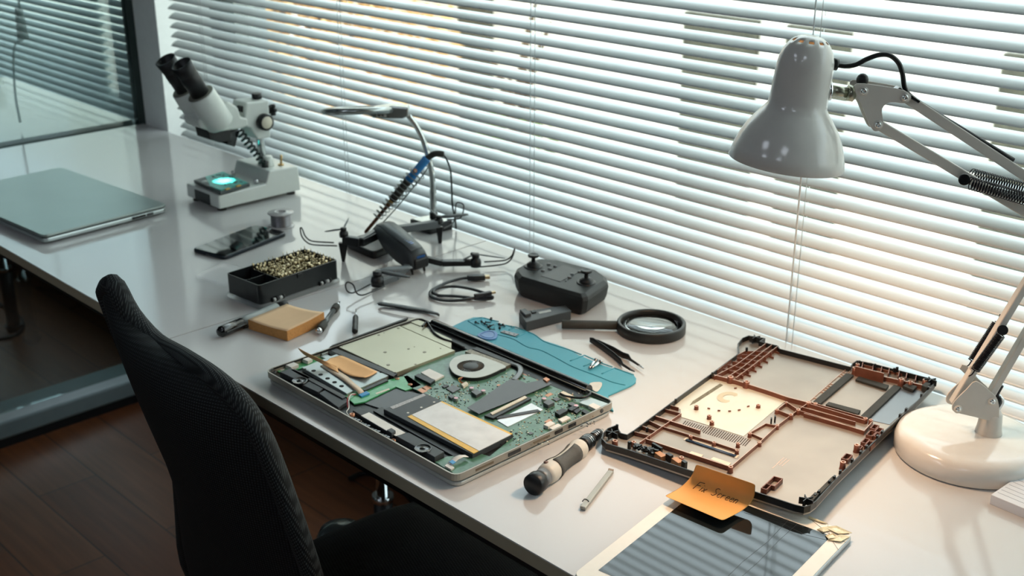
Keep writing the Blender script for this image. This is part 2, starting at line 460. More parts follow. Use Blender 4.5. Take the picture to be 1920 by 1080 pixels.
# low steel rail and cables under the desks
a = PF(495, 800, .12)
cb = MB().tube(bez([PF(-30, 560, .006), PF(18, 580, .006), PF(42, 605, .006), PF(30, 628, .006), PF(-30, 640, .006)], 8), .006, 8)
tag(cb.build('floor_cable', M_steel, origin=PF(20, 600, 0)), 'black cable looping over the wooden floor by the far left', 'cable')
cb = MB().tube(bez([PF(655, 898, .01), PF(680, 888, .012), PF(715, 893, .012), PF(760, 925, .006), PF(800, 980, .006)], 8), .006, 8)
tag(cb.build('power_cable', M_steel, origin=PF(715, 893, 0)), 'black cable lying on the floor below the dismantled laptop', 'cable')

# ================================================================ office chair
def m_mesh(name, c1, c2, sc1, ang):
    m = bpy.data.materials.new(name); m.use_nodes = True; nt = m.node_tree; N = nt.nodes; L = nt.links; b = N['Principled BSDF']
    tc = N.new('ShaderNodeTexCoord'); mp = N.new('ShaderNodeMapping'); mp.inputs['Rotation'].default_value = ang
    L.new(tc.outputs['Object'], mp.inputs['Vector'])
    w1 = N.new('ShaderNodeTexWave'); w1.inputs['Scale'].default_value = sc1; w1.bands_direction = 'X'
    w2 = N.new('ShaderNodeTexWave'); w2.inputs['Scale'].default_value = sc1; w2.bands_direction = 'Y'
    L.new(mp.outputs['Vector'], w1.inputs['Vector']); L.new(mp.outputs['Vector'], w2.inputs['Vector'])
    mu = N.new('ShaderNodeMath'); mu.operation = 'MULTIPLY'; L.new(w1.outputs['Fac'], mu.inputs[0]); L.new(w2.outputs['Fac'], mu.inputs[1])
    rp = N.new('ShaderNodeValToRGB'); rp.color_ramp.elements[0].position = .1; rp.color_ramp.elements[1].position = .7
    rp.color_ramp.elements[0].color = hexc(c1)+(1,); rp.color_ramp.elements[1].color = hexc(c2)+(1,)
    L.new(mu.outputs[0], rp.inputs['Fac']); L.new(rp.outputs['Color'], b.inputs['Base Color'])
    b.inputs['Roughness'].default_value = .75; b.inputs['Specular IOR Level'].default_value = .3
    bp = N.new('ShaderNodeBump'); bp.inputs['Strength'].default_value = .6; bp.inputs['Distance'].default_value = .001
    L.new(mu.outputs[0], bp.inputs['Height']); L.new(bp.outputs['Normal'], b.inputs['Normal'])
    return m
CB = V((0, .58, .94)); CN = V((0, 1, .18)).normalized()
def PB(x, y):
    return PN(x, y, CB, CN)
chair = thing('office_chair', (-1.1, .86, 0), 'black mesh-backed office chair pushed up to the white desks', 'chair')
M_mesh = m_mesh('chair_mesh_black', '#070a0b', '#23292a', 95, (R(90), 0, 0)); M_seat = m_mesh('seat_weave_black', '#060a0b', '#262d2f', 75, (0, 0, R(20)))
M_rim = m_mesh('chair_rim_knit', '#0b0f10', '#3a4040', 120, (R(30), R(20), 0))
# rows of the backrest: (left point, right point) going down
rowpx = [((205, 536), (216, 537)), ((199, 548), (245, 590)), ((205, 565), (290, 640)), ((214, 590), (345, 672)), ((228, 625), (400, 708)),
         ((245, 668), (448, 752)), ((268, 722), (485, 808)), ((300, 795), (516, 880)), ((336, 872), (548, 968)), ((345, 960), (578, 1055)), ((353, 1050), (604, 1140))]
rows = []
for a, b_ in rowpx:
    A = PB(*a); B = PB(*b_); row = []
    for i in range(13):
        t = i/12; p = A.lerp(B, t); p = p + V((0, -.045*(1-(2*t-1)**2)*min(1, (A-B).length/.3), 0)); row.append(p)
    rows.append(row)
last = rows[-1]
for k in range(1, 5):
    rows.append([p+V((0, .022*k, -.075*k)) + V(((-1.09-p.x)*.03*k, 0, 0)) for p in last])
bk = MB().grid(rows); bk.build('backrest', M_mesh, chair, solid=.012, sub=1)
edge = [r[0] for r in rows[::-1]]+[r[-1] for r in rows]
MB().tube(bez(edge, 3), .0125, 10).build('back_rim', M_rim, chair)
sp = MB().box((-1.09, .66, .42), (.07, .03, .30)); sp.box((-1.09, .76, .36), (.08, .24, .02)); sp.build('back_support', M_steel, chair, bevel=.004)
seat = MB(); SX0, SX1, SY0, SY1, SZ = -1.335, -.88, .64, 1.09, .478
rows = []
for j in range(17):
    v = j/16; row = []
    for i in range(17):
        u = i/16; a, b_ = 2*u-1, 2*v-1
        x = a*.5*(SX1-SX0); y = b_*.5*(SY1-SY0)
        k = 1-.10*(a*a*b_*b_)
        h = -.055*(max(abs(a), abs(b_))**6) - .02*max(0, b_)**3
        row.append(V(((SX0+SX1)/2+x*k, (SY0+SY1)/2+y*k, SZ+h)))
    rows.append(row)
seat.grid(rows)
under = [[V((p.x, p.y, SZ-.07)) for p in r] for r in rows]
seat.grid([[p for p in r][::-1] for r in under])
def ring(rs): return rs[0]+[r[-1] for r in rs[1:]]+rs[-1][::-1][1:]+[r[0] for r in rs[::-1][1:-1]]
seat.grid([ring(rows)+[rows[0][0]], ring(under)+[under[0][0]]])
seat.build('seat', M_seat, chair)
MB().box((-1.1, .86, .37), (.2, .24, .03)).build('seat_mechanism', M_steel, chair, bevel=.004)
MB().cyl((-1.1, .86, .09), (-1.1, .86, .37), .025).build('gas_lift', M_chrome, chair)
for s in (-1, 1):
    ax = -1.11+s*.262
    if s < 0:
        q_ = PF(640, 998, .40); MB().lathe((q_.x, q_.y, .36), (0, 0, 1), [(.042, 0), (.041, .03), (.034, .045), (.018, .052), (.0001, .054)], 28).build('arm_bracket', mat('bracket_grey_gloss', '#5d6868', .25, .5), chair)
    if s > 0: continue
for k in range(5):
    a = 2*PI*k/5+.35; d = V((math.cos(a), math.sin(a), 0)); c0 = V((-1.1, .86, .10))
    MB().tube([c0, c0+d*.27+V((0, 0, -.035))], [.022, .014], 10).build('base_leg', M_steel, chair)
    e = c0+d*.27; n = d.cross(V((0, 0, 1)))
    MB().cyl((e.x-n.x*.018, e.y-n.y*.018, .028), (e.x+n.x*.018, e.y+n.y*.018, .028), .028).build('caster', M_steel, chair)
# ================================================================ dismantled laptop
HR = .018
pL, pN, pR, pT = P(496, 694, HR), P(857, 899, HR), P(1150, 751, HR), P(786, 596, HR)
FL = Frame(pL, (pN-pL)+(pR-pT))
LA = ((pN-pL).length+(pR-pT).length)/2; LB = ((pT-pL).length+(pR-pN).length)/2
def lw(pts, h): return [FL.w(*FL.l(x, y, h), h) for x, y in pts]
def lrect(a, c, h):
    (u0, v0), (u1, v1) = FL.l(*a, h), FL.l(*c, h)
    return [FL.w(u, v, h) for u, v in ((u0, v0), (u1, v0), (u1, v1), (u0, v1))]
def lbox(mb, pts, h, h0):
    """footprint seen at height h, extruded down to h0"""
    q = lrect(*pts, h) if len(pts) == 2 else lw(pts, h)
    mb.slab(q, (0, 0, h0-h)); return mb
M_silver = mat('anodised_silver', '#b9bab4', .38, .35, var=.04, nscale=30)
M_blackp = mat('black_plastic', '#17191a', .42, var=.1)
M_blackg = mat('black_gloss', '#0c0e10', .16, coat=.4)
M_greyp = mat('charcoal_plastic', '#3a3f42', .5, var=.08)
M_pcb = mat('pcb_green', '#48735c', .4, var=.22, nscale=220, coat=.2)
M_pcbd = mat('pcb_green_bright', '#3f9a5e', .38, var=.15, nscale=160, coat=.25)
M_olive = mat('zinc_plate_olive', '#a19e88', .33, .55, var=.05, nscale=10)
M_zinc = mat('zinc_plate', '#a3adab', .33, .5, var=.05, nscale=20)
M_copper = mat('copper_pad', '#c08a6a', .4, .4)
M_gold = mat('gold_contact', '#c9a14c', .3, .8)
M_cream = mat('cream_plastic', '#d8d2bf', .5)
M_offwhite = mat('white_plastic', '#dddbd4', .45)
M_chip = mat('chip_epoxy', '#44494b', .35, var=.12, nscale=150)
M_label = mat('battery_label_silver', '#d9dcdc', .5, var=.09, nscale=45)
M_yellow = mat('kapton_yellow', '#e0b23a', .4, var=.08)
M_paper = mat('orange_paper', '#e3b27c', .75, var=.03)
lap = thing('open_laptop', FL.w(LA/2, LB/2, 0), 'dismantled laptop lying face down with its motherboard, battery and fan exposed', 'laptop')
def outline(i, r=.012, h=0):
    return rrect(FL.w(i, i, h), FL.w(LA-i, i, h), FL.w(LA-i, LB-i, h), FL.w(i, LB-i, h), r)
lid = MB().slab(outline(.0015, .014, 0.0005), (0, 0, .0060)); lid = lid.build('screen_lid', M_silver, lap, bevel=.002)
lab(lid, 'silver display lid folded underneath')
MB().slab(outline(.004, .011, .0062), (0, 0, .0036)).build('gap_seal', M_blackp, lap)
# tray with walls
tr = MB(); o0 = outline(0, .012, .0092); o1 = outline(.0016, .0108, .0092); n = len(o0)
tr.grid([o0+[o0[0]], [p+V((0, 0, .0088)) for p in o0+[o0[0]]]], False); tr.grid([[p+V((0, 0, .0088)) for p in o0+[o0[0]]], [p+V((0, 0, .0088)) for p in o1+[o1[0]]]], False)
tr.grid([[p+V((0, 0, .0088)) for p in o1+[o1[0]]], o1+[o1[0]]], False)
tray = tr.build('base_shell', mat('base_shell_silver', '#a39f94', .4, .5, var=.12, nscale=25), lap, smooth=False)
fl_ = MB().slab(outline(.0012, .011, .0090), (0, 0, .0008)); fl_.build('shell_floor', M_blackp, tray)
rim = MB().tube(outline(.0024, .010, .0165)+[outline(.0024, .010, .0165)[0]], .0011, 6); rim.build('rim_lip', M_blackp, tray)
# ports on the right-hand side wall
pt = MB()
for (x, y, w_) in ((1071, 796, .013), (1046, 808, .013), (965, 848, .020)):
    u, v = FL.l(x, y, .0135); q = FL.w(LA+.0002, v, .0135)
    pt.box(q, (.0012, w_, .0045), math.atan2(FL.u.y, FL.u.x))
u, v = FL.l(1127, 769, .0145); q = FL.w(LA, v, .0138); pt.cyl(q-FL.u*.002, q+FL.u*.0006, .0028)
pt.split('side_port', M_blackg, tray)
for (x, y) in ((905, 872), (1012, 822)):
    u, v = FL.l(x, y, .0135); q = FL.w(LA+.0001, v, .0135)
    MB().box(q, (.0006, .028, .0028), math.atan2(FL.u.y, FL.u.x)).build('side_vent', mat('port_brown', '#6d6250', .6), tray)

# optical drive
od = MB(); lbox(od, [(628, 647), (740, 607), (853, 657), (741, 699)], .0165, .0098); odo = od.build('optical_drive', M_olive, lap, bevel=.0004)
e = MB(); lbox(e, [(742, 607), (764, 598), (847, 636), (846, 653)], .0155, .0098); e.build('drive_rear_plate', M_olive, odo, bevel=.0003)
sc_ = MB()
for x, y, r in ((722, 660, .0028), (796, 660, .0028), (728, 684, .0028), (747, 615, .0025), (710, 628, .002), (720, 624, .0009), (766, 654, .002), (777, 650, .0009), (709, 684, .001), (779, 683, .0018), (826, 653, .0011), (642, 650, .0009), (741, 698, .0015)):
    c_ = P(x, y, .0167); sc_.cyl(c_-V((0, 0, .0004)), c_+V((0, 0, .0002)), r, r*.85, 12)
sc_.split('drive_screw', mat('stamped_metal', '#6f6a5a', .35, .7), odo)
bar = MB(); lbox(bar, [(618, 650), (624, 646), (765, 594), (762, 598)], .0195, .010); bar.build('drive_bezel', M_blackp, odo, bevel=.0006)
e = MB(); lbox(e, [(613, 655), (620, 649), (745, 700), (738, 706)], .0160, .0098); e.build('drive_side_rail', M_blackp, odo)
# hard disk with sled
hd = MB(); lbox(hd, [(566, 689), (643, 659), (731, 703), (650, 738)], .0150, .0098); hdo = hd.build('hard_disk', M_zinc, lap, bevel=.0005)
hl = MB()
for k in range(5):
    x, y = 588+k*13.1, 695+k*7.2; c_ = P(x, y, .0152); hl.cyl(c_-V((0, 0, .0004)), c_+V((0, 0, .0001)), .0032, n=16)
for x, y in ((651, 671), (664, 677), (647, 665), (572, 692), (714, 698)): c_ = P(x, y, .0152); hl.cyl(c_-V((0, 0, .0004)), c_+V((0, 0, .0001)), .0017, n=12)
hl.split('sled_hole', mat('hole_dark', '#161616', .8), hdo)
e = MB(); lbox(e, [(545, 694), (552, 691), (650, 743), (642, 747)], .0165, .0098); e.build('sled_rail', M_blackp, hdo, bevel=.0005)
e = MB(); lbox(e, [(679, 730), (684, 732), (728, 713), (723, 710)], .0145, .011); e.build('sata_connector', M_blackp, hdo)
e = MB()
for k in range(16):
    t = k/15; c_ = P(684+t*42, 734-t*17.5, .0115); e.box(c_, (.0009, .0022, .001), math.atan2(FL.u.y, FL.u.x))
e.split('sata_pin', M_gold, hdo)
# daughter board
db = MB(); lbox(db, [(646, 741), (676, 730), (738, 709), (764, 704), (790, 722), (760, 732), (742, 725), (684, 753), (664, 757)], .0125, .0108)
dbo = db.build('sata_board', M_pcbd, lap)
for x, y in ((745, 710), (769, 721)): 
    c_ = P(x, y, .0127); MB().lathe(c_, (0, 0, 1), [(.0012, 0), (.0032, 0), (.0032, .0003), (.0012, .0003)], 16).build('solder_ring', M_copper, dbo)
e = MB(); lbox(e, [(704, 737), (706, 739), (731, 730), (729, 728)], .0128, .0122); e.build('paper_tag', M_cream, dbo)
e = MB(); lbox(e, [(672, 739), (678, 743), (693, 737), (687, 733)], .0145, .0122); e.build('ribbon_socket', mat('blue_tab', '#3b8fc4', .45), dbo)
# ribbon cable over the disk
rb = []
for (x, y, h, x2, y2) in ((600, 686, .0157, 612, 681), (622, 700, .016, 633, 694), (640, 711, .0165, 652, 706), (655, 722, .0172, 664, 718), (668, 733, .017, 678, 729), (673, 739, .0145, 683, 735)):
    rb.append([P(x, y, h), P((x+x2)/2, (y+y2)/2, h+.0004), P(x2, y2, h)])
MB().grid(rb).build('ribbon_cable', mat('ribbon_tan', '#c7b49c', .4), lap, solid=.0003)
wr = MB()
wr.tube(bez([P(668, 738, .013), P(658, 740, .016), P(654, 750, .015), P(654, 765, .014), P(650, 773, .013), P(662, 786, .0115), P(678, 790, .0115)], 5), .0006, 6)
wr.m = 1; wr.tube(bez([P(667, 740, .013), P(655, 741, .016), P(651, 750, .015), P(652, 764, .014)], 5), .0006, 6)
wr.build('speaker_wires', [mat('wire_white', '#d8d8d0', .5), mat('wire_red', '#a02a30', .5)], lap)
# usb sockets and left board
e = MB(); lbox(e, [(517, 693), (531, 688), (600, 668), (614, 676), (543, 697), (529, 701)], .0115, .0100); lbo = e.build('left_board', M_pcbd, lap)
for q in (((531, 682), (545, 676), (560, 683), (546, 689)), ((563, 671), (573, 666), (586, 672), (577, 677))):
    e = MB(); lbox(e, q, .0168, .0115); e.build('usb_socket', M_offwhite, lbo, bevel=.0004)
e = MB(); lbox(e, [(520, 691), (528, 688), (536, 692), (528, 695)], .0118, .0114); e.build('white_tag', M_offwhite, lbo)
e = MB()
lbox(e, [(593, 659), (606, 654), (616, 659), (604, 664)], .0150, .0100); lbox(e, [(612, 656), (622, 652), (640, 661), (632, 664)], .0155, .0100)
lbox(e, [(600, 668), (612, 664), (622, 668), (610, 672)], .0135, .0100)
e.split('hinge_bracket', M_zinc, lap, bevel=.0006)
for x, y in ((513, 696), (512, 692), (590, 664), (624, 703), (660, 776), (737, 825)):
    c_ = P(x, y, .0135); MB().lathe(c_-V((0, 0, .003)), (0, 0, 1), [(.0035, 0), (.0035, .003), (.002, .0032), (.0015, .002), (.0001, .002)], 14).build('screw_post', M_copper if x > 640 else M_greyp, lap)
# speakers
def speaker(body, h, driver, extra):
    e = MB(); lbox(e, body, h, .0098)
    for q, hh in extra: lbox(e, q, hh, .0098)
    s_ = e.build('speaker', M_greyp, lap, bevel=.0006)
    c_ = P(*driver, h+.0004)
    d = MB().lathe(c_, (0, 0, 1), [(.0105, -.001), (.0105, .0006), (.0092, .0008), (.0085, -.0002), (.0062, .0005), (.0052, -.0004), (.003, .0012), (.0001, .0016)], 28)
    d.build('speaker_cone', M_blackg, s_)
speaker([(524, 697), (546, 690), (583, 708), (565, 716)], .0165, (562, 714), [([(567, 722), (585, 712), (610, 726), (596, 735)], .0155), ([(598, 737), (615, 728), (655, 750), (634, 764)], .0150)])
speaker([(742, 817), (767, 811), (833, 847), (815, 857)], .0168, (793, 841), [])
e = MB(); lbox(e, [(725, 806), (734, 802), (742, 807), (734, 812)], .0185, .0098); e.build('buffer_block', M_greyp, lap, bevel=.0006)
e = MB(); lbox(e, [(661, 769), (675, 764), (760, 810), (744, 818)], .0138, .0098); tpo = e.build('touchpad_bracket', M_greyp, lap, bevel=.0004)
e = MB(); lbox(e, [(677, 779), (692, 773), (760, 811), (743, 818)], .0144, .0137); e.build('touchpad_strip', M_offwhite, tpo)
e = MB()
for k in range(13):
    t = k/12; c_ = P(660+t*75, 785+t*42, .0115); e.box(c_, (.004, .003, .003+.002*(k % 3)), .5)
e.split('clip', M_blackg, lap)
# battery
bt = MB(); lbox(bt, [(719, 767), (795, 736), (962, 814), (886, 852)], .0172, .0095); bto = bt.build('battery', M_greyp, lap, bevel=.0006)
lab(bto, 'black battery pack with a silver label and yellow tape edges')
e = MB(); lbox(e, [(764, 781), (829, 752), (961, 813), (888, 850)], .0178, .0170); e.build('battery_tape', M_yellow, bto)
e = MB(); lbox(e, [(772, 777.5), (826, 753.5), (957.5, 815), (898, 845)], .0182, .0175); e.build('battery_label', M_label, bto)
e = MB(); lbox(e, [(731, 763), (737, 767), (799, 741), (794, 738)], .0175, .0170); e.build('barcode_strip', mat('barcode_grey', '#a9abac', .5, var=.3, nscale=400), bto)
e = MB()
for x, y in ((765, 774), (790, 764), (814, 754)): c_ = P(x, y, .0173); e.cyl(c_, c_+V((0, 0, .0002)), .0016, n=12)
e.split('battery_dot', M_offwhite, bto)
e = MB(); lbox(e, [(700, 770), (716, 763), (872, 850), (856, 858)], .0120, .0096); e.build('battery_rail', M_blackp, bto)
# black plastic well
e = MB(); lbox(e, [(684, 756), (744, 728), (792, 740), (720, 768)], .0112, .0098); e.build('battery_well', mat('well_plastic', '#33383b', .35), lap)
# motherboard
mbp = [(756, 704), (800, 680), (842, 664), (900, 650), (960, 672), (1122, 742), (1141, 757), (928, 862), (905, 866), (964, 818), (829, 752), (795, 738), (770, 726)]
e = MB(); lbox(e, mbp, .0125, .0108); mbo = e.build('motherboard', M_pcb, lap)
e = MB(); lbox(e, [(816, 866), (838, 856), (900, 850), (925, 858), (868, 889), (850, 887)], .0118, .0102); e.build('touchpad_board', M_pcb, lap)
def mpart(name, m, boxes, bevel=.0003, par=mbo):
    for q, h in boxes:
        e = MB(); lbox(e, q, h, .0125); e.build(name, m, par, bevel=bevel)
mpart('wifi_card', M_offwhite, [([(789, 698), (805, 691), (833, 704), (815, 713)], .0150)])
mpart('card_socket', M_blackp, [([(777, 704), (785, 700), (816, 712), (807, 719)], .0165)])
mpart('chip', M_chip, [([(836, 728), (850, 721), (864, 728), (849, 736)], .0140), ([(1036, 748), (1044, 744), (1052, 748), (1043, 752)], .0138), ([(989, 812), (995, 809), (1001, 812), (994, 815)], .0135)])
mpart('inductor', M_chip, [([(883, 734), (893, 729), (904, 735), (893, 741)], .0170), ([(1018, 754), (1029, 748), (1040, 754), (1028, 760)], .0175), ([(1065, 757), (1072, 753), (1080, 757), (1073, 761)], .0160), ([(840, 742), (846, 739), (853, 743), (846, 747)], .0155)], .0004)
mpart('edge_connector', M_blackp, [([(1040, 772), (1055, 765), (1065, 769), (1049, 778)], .0175), ([(1064, 766), (1078, 758), (1086, 762), (1072, 770)], .0160), ([(1074, 770), (1084, 765), (1090, 768), (1081, 775)], .0150), ([(1090, 771), (1096, 767), (1108, 774), (1103, 778)], .0160), ([(828, 724), (837, 720), (842, 723), (833, 727)], .0140)])
mpart('port_shell', M_offwhite, [([(1019, 796), (1032, 789), (1041, 793), (1028, 800)], .0165), ([(1030, 802), (1046, 794), (1057, 799), (1040, 808)], .0160), ([(1046, 786), (1062, 779), (1070, 783), (1054, 791)], .0150)])
mpart('io_bracket', M_zinc, [([(1086, 755), (1104, 744), (1142, 757), (1124, 768)], .0160)])
mpart('power_socket', M_offwhite, [([(1103, 760), (1112, 755), (1127, 762), (1118, 768)], .0172)])
for x, y in ((884, 727), (906, 732), (855, 746), (1020, 747), (1080, 760)):
    c_ = P(x, y, .0165); cp = MB().cyl(c_-V((0, 0, .004)), c_, .0032, n=18).build('capacitor', M_zinc, mbo, bevel=.0004)
    MB().cyl(c_, c_+V((0, 0, .0002)), .0026, n=16).build('capacitor_mark', mat('cap_pink', '#d9b3c2', .5), cp)
# memory slot
e = MB(); lbox(e, [(908, 779), (916, 775), (986, 742), (996, 747), (925, 784)], .0155, .0125); mso = e.build('memory_slot', M_blackp, mbo)
e = MB(); lbox(e, [(919, 774), (923, 777), (988, 745), (984, 742)], .0165, .0150); e.build('slot_latch', M_cream, mso)
e = MB(); lbox(e, [(932, 788), (952, 800), (1018, 768), (996, 756)], .0133, .0125); e.build('shield_film', mat('shield_film_silver', '#cfd4d6', .25, .3, var=.15, nscale=40), mbo)
e = MB(); lbox(e, [(930, 781), (932, 785), (1014, 771), (1008, 767)], .0142, .0133); e.build('grey_tape_strip', M_greyp, mbo)
# copper solder pads and rings
e = MB()
for q in ([(978, 700), (990, 697), (998, 701), (986, 704)], [(1021, 741), (1032, 736), (1038, 739), (1027, 744)], [(782, 731), (792, 726), (802, 733), (792, 737)], [(1020, 791), (1030, 785), (1036, 789), (1026, 794)], [(790, 728), (800, 722), (810, 727), (800, 732)]):
    lbox(e, q, .0127, .0124)
for x, y in ((1002, 707), (1009, 711), (935, 722), (773, 683)): c_ = P(x, y, .0127); e.cyl(c_-V((0, 0, .0003)), c_, .0026, n=14)
e.m = 0; e.split('solder_pad', M_copper, mbo)
# countless surface-mount parts
rnd = random.Random(11); sm = MB()
zones = [((800, 716), (880, 762), 150), ((875, 712), (945, 745), 55), ((940, 700), (1000, 716), 40), ((1000, 732), (1095, 790), 190), ((960, 790), (1030, 835), 90), ((1035, 775), (1115, 800), 60), ((930, 805), (975, 840), 40)]
for (x0, y0), (x1, y1), n_ in zones:
    for i in range(n_):
        x = rnd.uniform(x0, x1); y = rnd.uniform(y0, y1); c_ = P(x, y, .0128)
        sm.m = rnd.choice((0, 0, 0, 1, 1, 2)); s_ = rnd.uniform(.0005, .0013)
        sm.box(c_, (s_*rnd.choice((1, 2)), s_, .0008), math.atan2(FL.u.y, FL.u.x)+rnd.choice((0, PI/2)))
smo = sm.build('surface_mount_parts', [mat('smd_dark', '#20262a', .4), mat('smd_pale', '#d3cfb4', .35, .3), mat('smd_tan', '#a8763f', .45)], mbo); smo['kind'] = 'stuff'
# fan
FH = .0168
fo_ = lw([(842, 686), (846, 676), (858, 668), (885, 664), (918, 674), (949, 687), (938, 694), (926, 700), (910, 706), (895, 709), (880, 709), (862, 706), (849, 699)], FH)
fc = P(882.5, 687, FH)
fan_b = MB().slab(bez(fo_, 3, True), (0, 0, -.0062)); fan = fan_b.build('fan_housing', M_blackp, lap)
ri = .0188
# cover with a round inlet
outer = bez([p+V((0, 0, .0004)) for p in fo_], 3, True)
outer = [fc.lerp(p, .985) for p in outer]
inn = []
for p in outer:
    d = (p-fc); d.z = 0; d.normalize(); inn.append(V((fc.x, fc.y, outer[0].z))+d*ri)
cv = MB(); cv.grid([outer+[outer[0]], inn+[inn[0]]], False); cv.build('fan_cover', mat('fan_cover_silver', '#a5a59d', .38, .4, var=.05), fan, solid=.0006)
MB().lathe(fc, (0, 0, 1), [(.0001, -.001), (ri, -.001), (ri, .0006)], 32).build('fan_well', mat('fan_well_black', '#0a0c0d', .6), fan)
MB().lathe(fc, (0, 0, 1), [(.0108, -.0008), (.0108, .0009), (.0100, .0014), (.0001, .0014)], 28).build('fan_hub', M_greyp, fan)
for k in range(29):
    a = 2*PI*k/29; d = V((math.cos(a), math.sin(a), 0)); d2 = V((math.cos(a+.28), math.sin(a+.28), 0)); z1 = V((0, 0, .0010)); z0 = V((0, 0, -.0006))
    MB().add([fc+d*.0108+z0, fc+d*.0108+z1, fc+d2*.0178+z1, fc+d2*.0178+z0], [(0, 1, 2, 3)]).build('fan_blade', mat('fan_blade_grey', '#5c564a', .5), fan, solid=.0004)
e = MB(); lbox(e, [(872, 659), (882, 655), (958, 683), (949, 687)], .0170, .0118); e.build('heat_sink', mat('fin_bronze', '#7b7465', .45, .6, var=.4, nscale=500), lap)
e = MB(); lbox(e, [(886, 654), (894, 650), (963, 678), (956, 682)], .0166, .0150); hpo = e.build('heat_spreader', M_greyp, lap, bevel=.0003)
MB().tube(bez([P(957, 681, .0158), P(972, 686, .0158), P(976, 695, .0158), P(971, 704, .0155), P(962, 713, .015)], 7), .0042, 8, flat=.35, up=(0, 0, 1)).build('heat_pipe', mat('heat_pipe_grey', '#6d7072', .35, .6), lap)
tp = MB().slab(lw([(961, 708), (972, 712), (986, 718), (1003, 715), (1018, 711), (1036, 719), (1015, 728), (993, 737), (945, 757), (898, 776), (876, 764), (905, 746), (935, 724)], .0160), (0, 0, -.0006))
lab(tp.build('insulation_tape', mat('insulation_black', '#34373a', .35, var=.05), lap, bevel=.0002), 'dark grey insulating film over the processor')
e = MB(); lbox(e, [(1018, 710), (1024, 707), (1031, 711), (1025, 715)], .0178, .0160); e.build('tape_clip', M_copper, lap)
# fan wires and white plug
fw = MB()
for k, mm in enumerate((0, 1, 2)):
    fw.m = mm; fw.tube(bez([P(868, 707, .0165), P(860+k*1.5, 710+k, .018), P(862+k*1.5, 716, .0165), P(868+k*2, 719, .0145)], 5), .0005, 5)
fw.build('fan_wires', [M_yellow, M_blackp, MATS['wire_red']], lap)
e = MB(); lbox(e, [(865, 720), (874, 715), (878, 719), (869, 725)], .0155, .0125); e.build('fan_plug', M_cream, lap)
# lower touchpad ribbon
rb = [[P(x, y, h), P(x2, y2, h)] for x, y, h, x2, y2 in ((836, 872, .0125, 846, 876), (843, 864, .0150, 852, 868), (851, 857, .0172, 860, 861), (861, 853, .0175, 869, 857), (872, 853, .0155, 879, 857))]
rbo = MB().grid(rb).build('touchpad_ribbon', M_offwhite, lap, solid=.0003)
e = MB(); lbox(e, [(842, 866), (848, 862), (855, 866), (849, 870)], .0162, .0156); e.build('ribbon_stripe', MATS['blue_tab'], rbo)
e = MB(); lbox(e, [(834, 873), (839, 869), (852, 876), (846, 880)], .0138, .0118); e.build('ribbon_clamp', M_offwhite, lap)
# hinge bar
h0 = P(812, 607, .014); h1 = P(1104, 732, .014)
hb = MB().cyl(h0, h1, .0075, n=28).build('hinge_bar', M_blackg, lap, bevel=.0006)
hl_ = P(795, 620, .0150); MB().tube([P(808, 612, .0135)+V((0, 0, .0035)), P(1098, 737, .0135)+V((0, 0, .0035))], .0004, 5).build('hinge_line', M_zinc, hb)
e = MB(); lbox(e, [(790, 618), (806, 611), (1100, 739), (1086, 745)], .0128, .0096); e.build('hinge_channel', M_blackp, lap)
cbl = MB().tube(bez([P(792, 612, .018), P(800, 604, .019), P(806, 612, .018), P(815, 625, .017), P(830, 635, .016), P(850, 642, .0155), P(870, 652, .0145)], 6), .0016, 7)
cbl.tube(bez([P(1050, 738, .016), P(1062, 743, .016), P(1090, 746, .017), P(1104, 741, .018), P(1108, 735, .018)], 6), .0016, 7)
cbl.build('display_cable', M_blackp, lap)
e = MB(); lbox(e, [(1046, 738), (1056, 733), (1077, 743), (1067, 748)], .0155, .0125); e.build('cable_socket', M_cream, lap)
e = MB(); lbox(e, [(762, 601), (775, 596), (800, 605), (788, 611)], .0165, .0100); e.build('corner_bracket', M_olive, lap, bevel=.0005)

# orange sticky note lying curled across the disk
def ch(pts): return bez([P(x, y, h) for x, y, h in pts], 4)
far = ch([(618, 672, .0168), (628, 669, .0163), (640, 667, .0163), (660, 675, .0163), (684, 686, .0163), (708, 697, .0163)])
near = ch([(609, 677, .0245), (621, 684, .0205), (633, 690, .0178), (647, 700, .0170), (664, 706, .0175), (684, 708, .0195)])
rows = [[far[i].lerp(near[i], j/6)-V((0, 0, .0012*math.sin(PI*j/6))) for i in range(len(far))] for j in range(7)]
nt_ = MB().grid(rows)
fu = ch([(559, 652, .0400), (577, 662, .0340), (592, 669, .0300), (609, 677, .0245), (621, 684, .0205), (633, 690, .0178)])
fl_n = ch([(560, 655, .0380), (569, 664, .0300), (583, 672, .0255), (598, 679, .0215), (613, 688, .0185), (635, 699, .0168)])
nt_.grid([[fu[i].lerp(fl_n[i], j/4) for i in range(len(fu))] for j in range(5)])
no_ = nt_.build('sticky_note', M_paper, None, origin=P(650, 690, .0163), solid=.0003)
tag(no_, 'orange sticky note curled over the hard disk inside the dismantled laptop', 'sticky note')
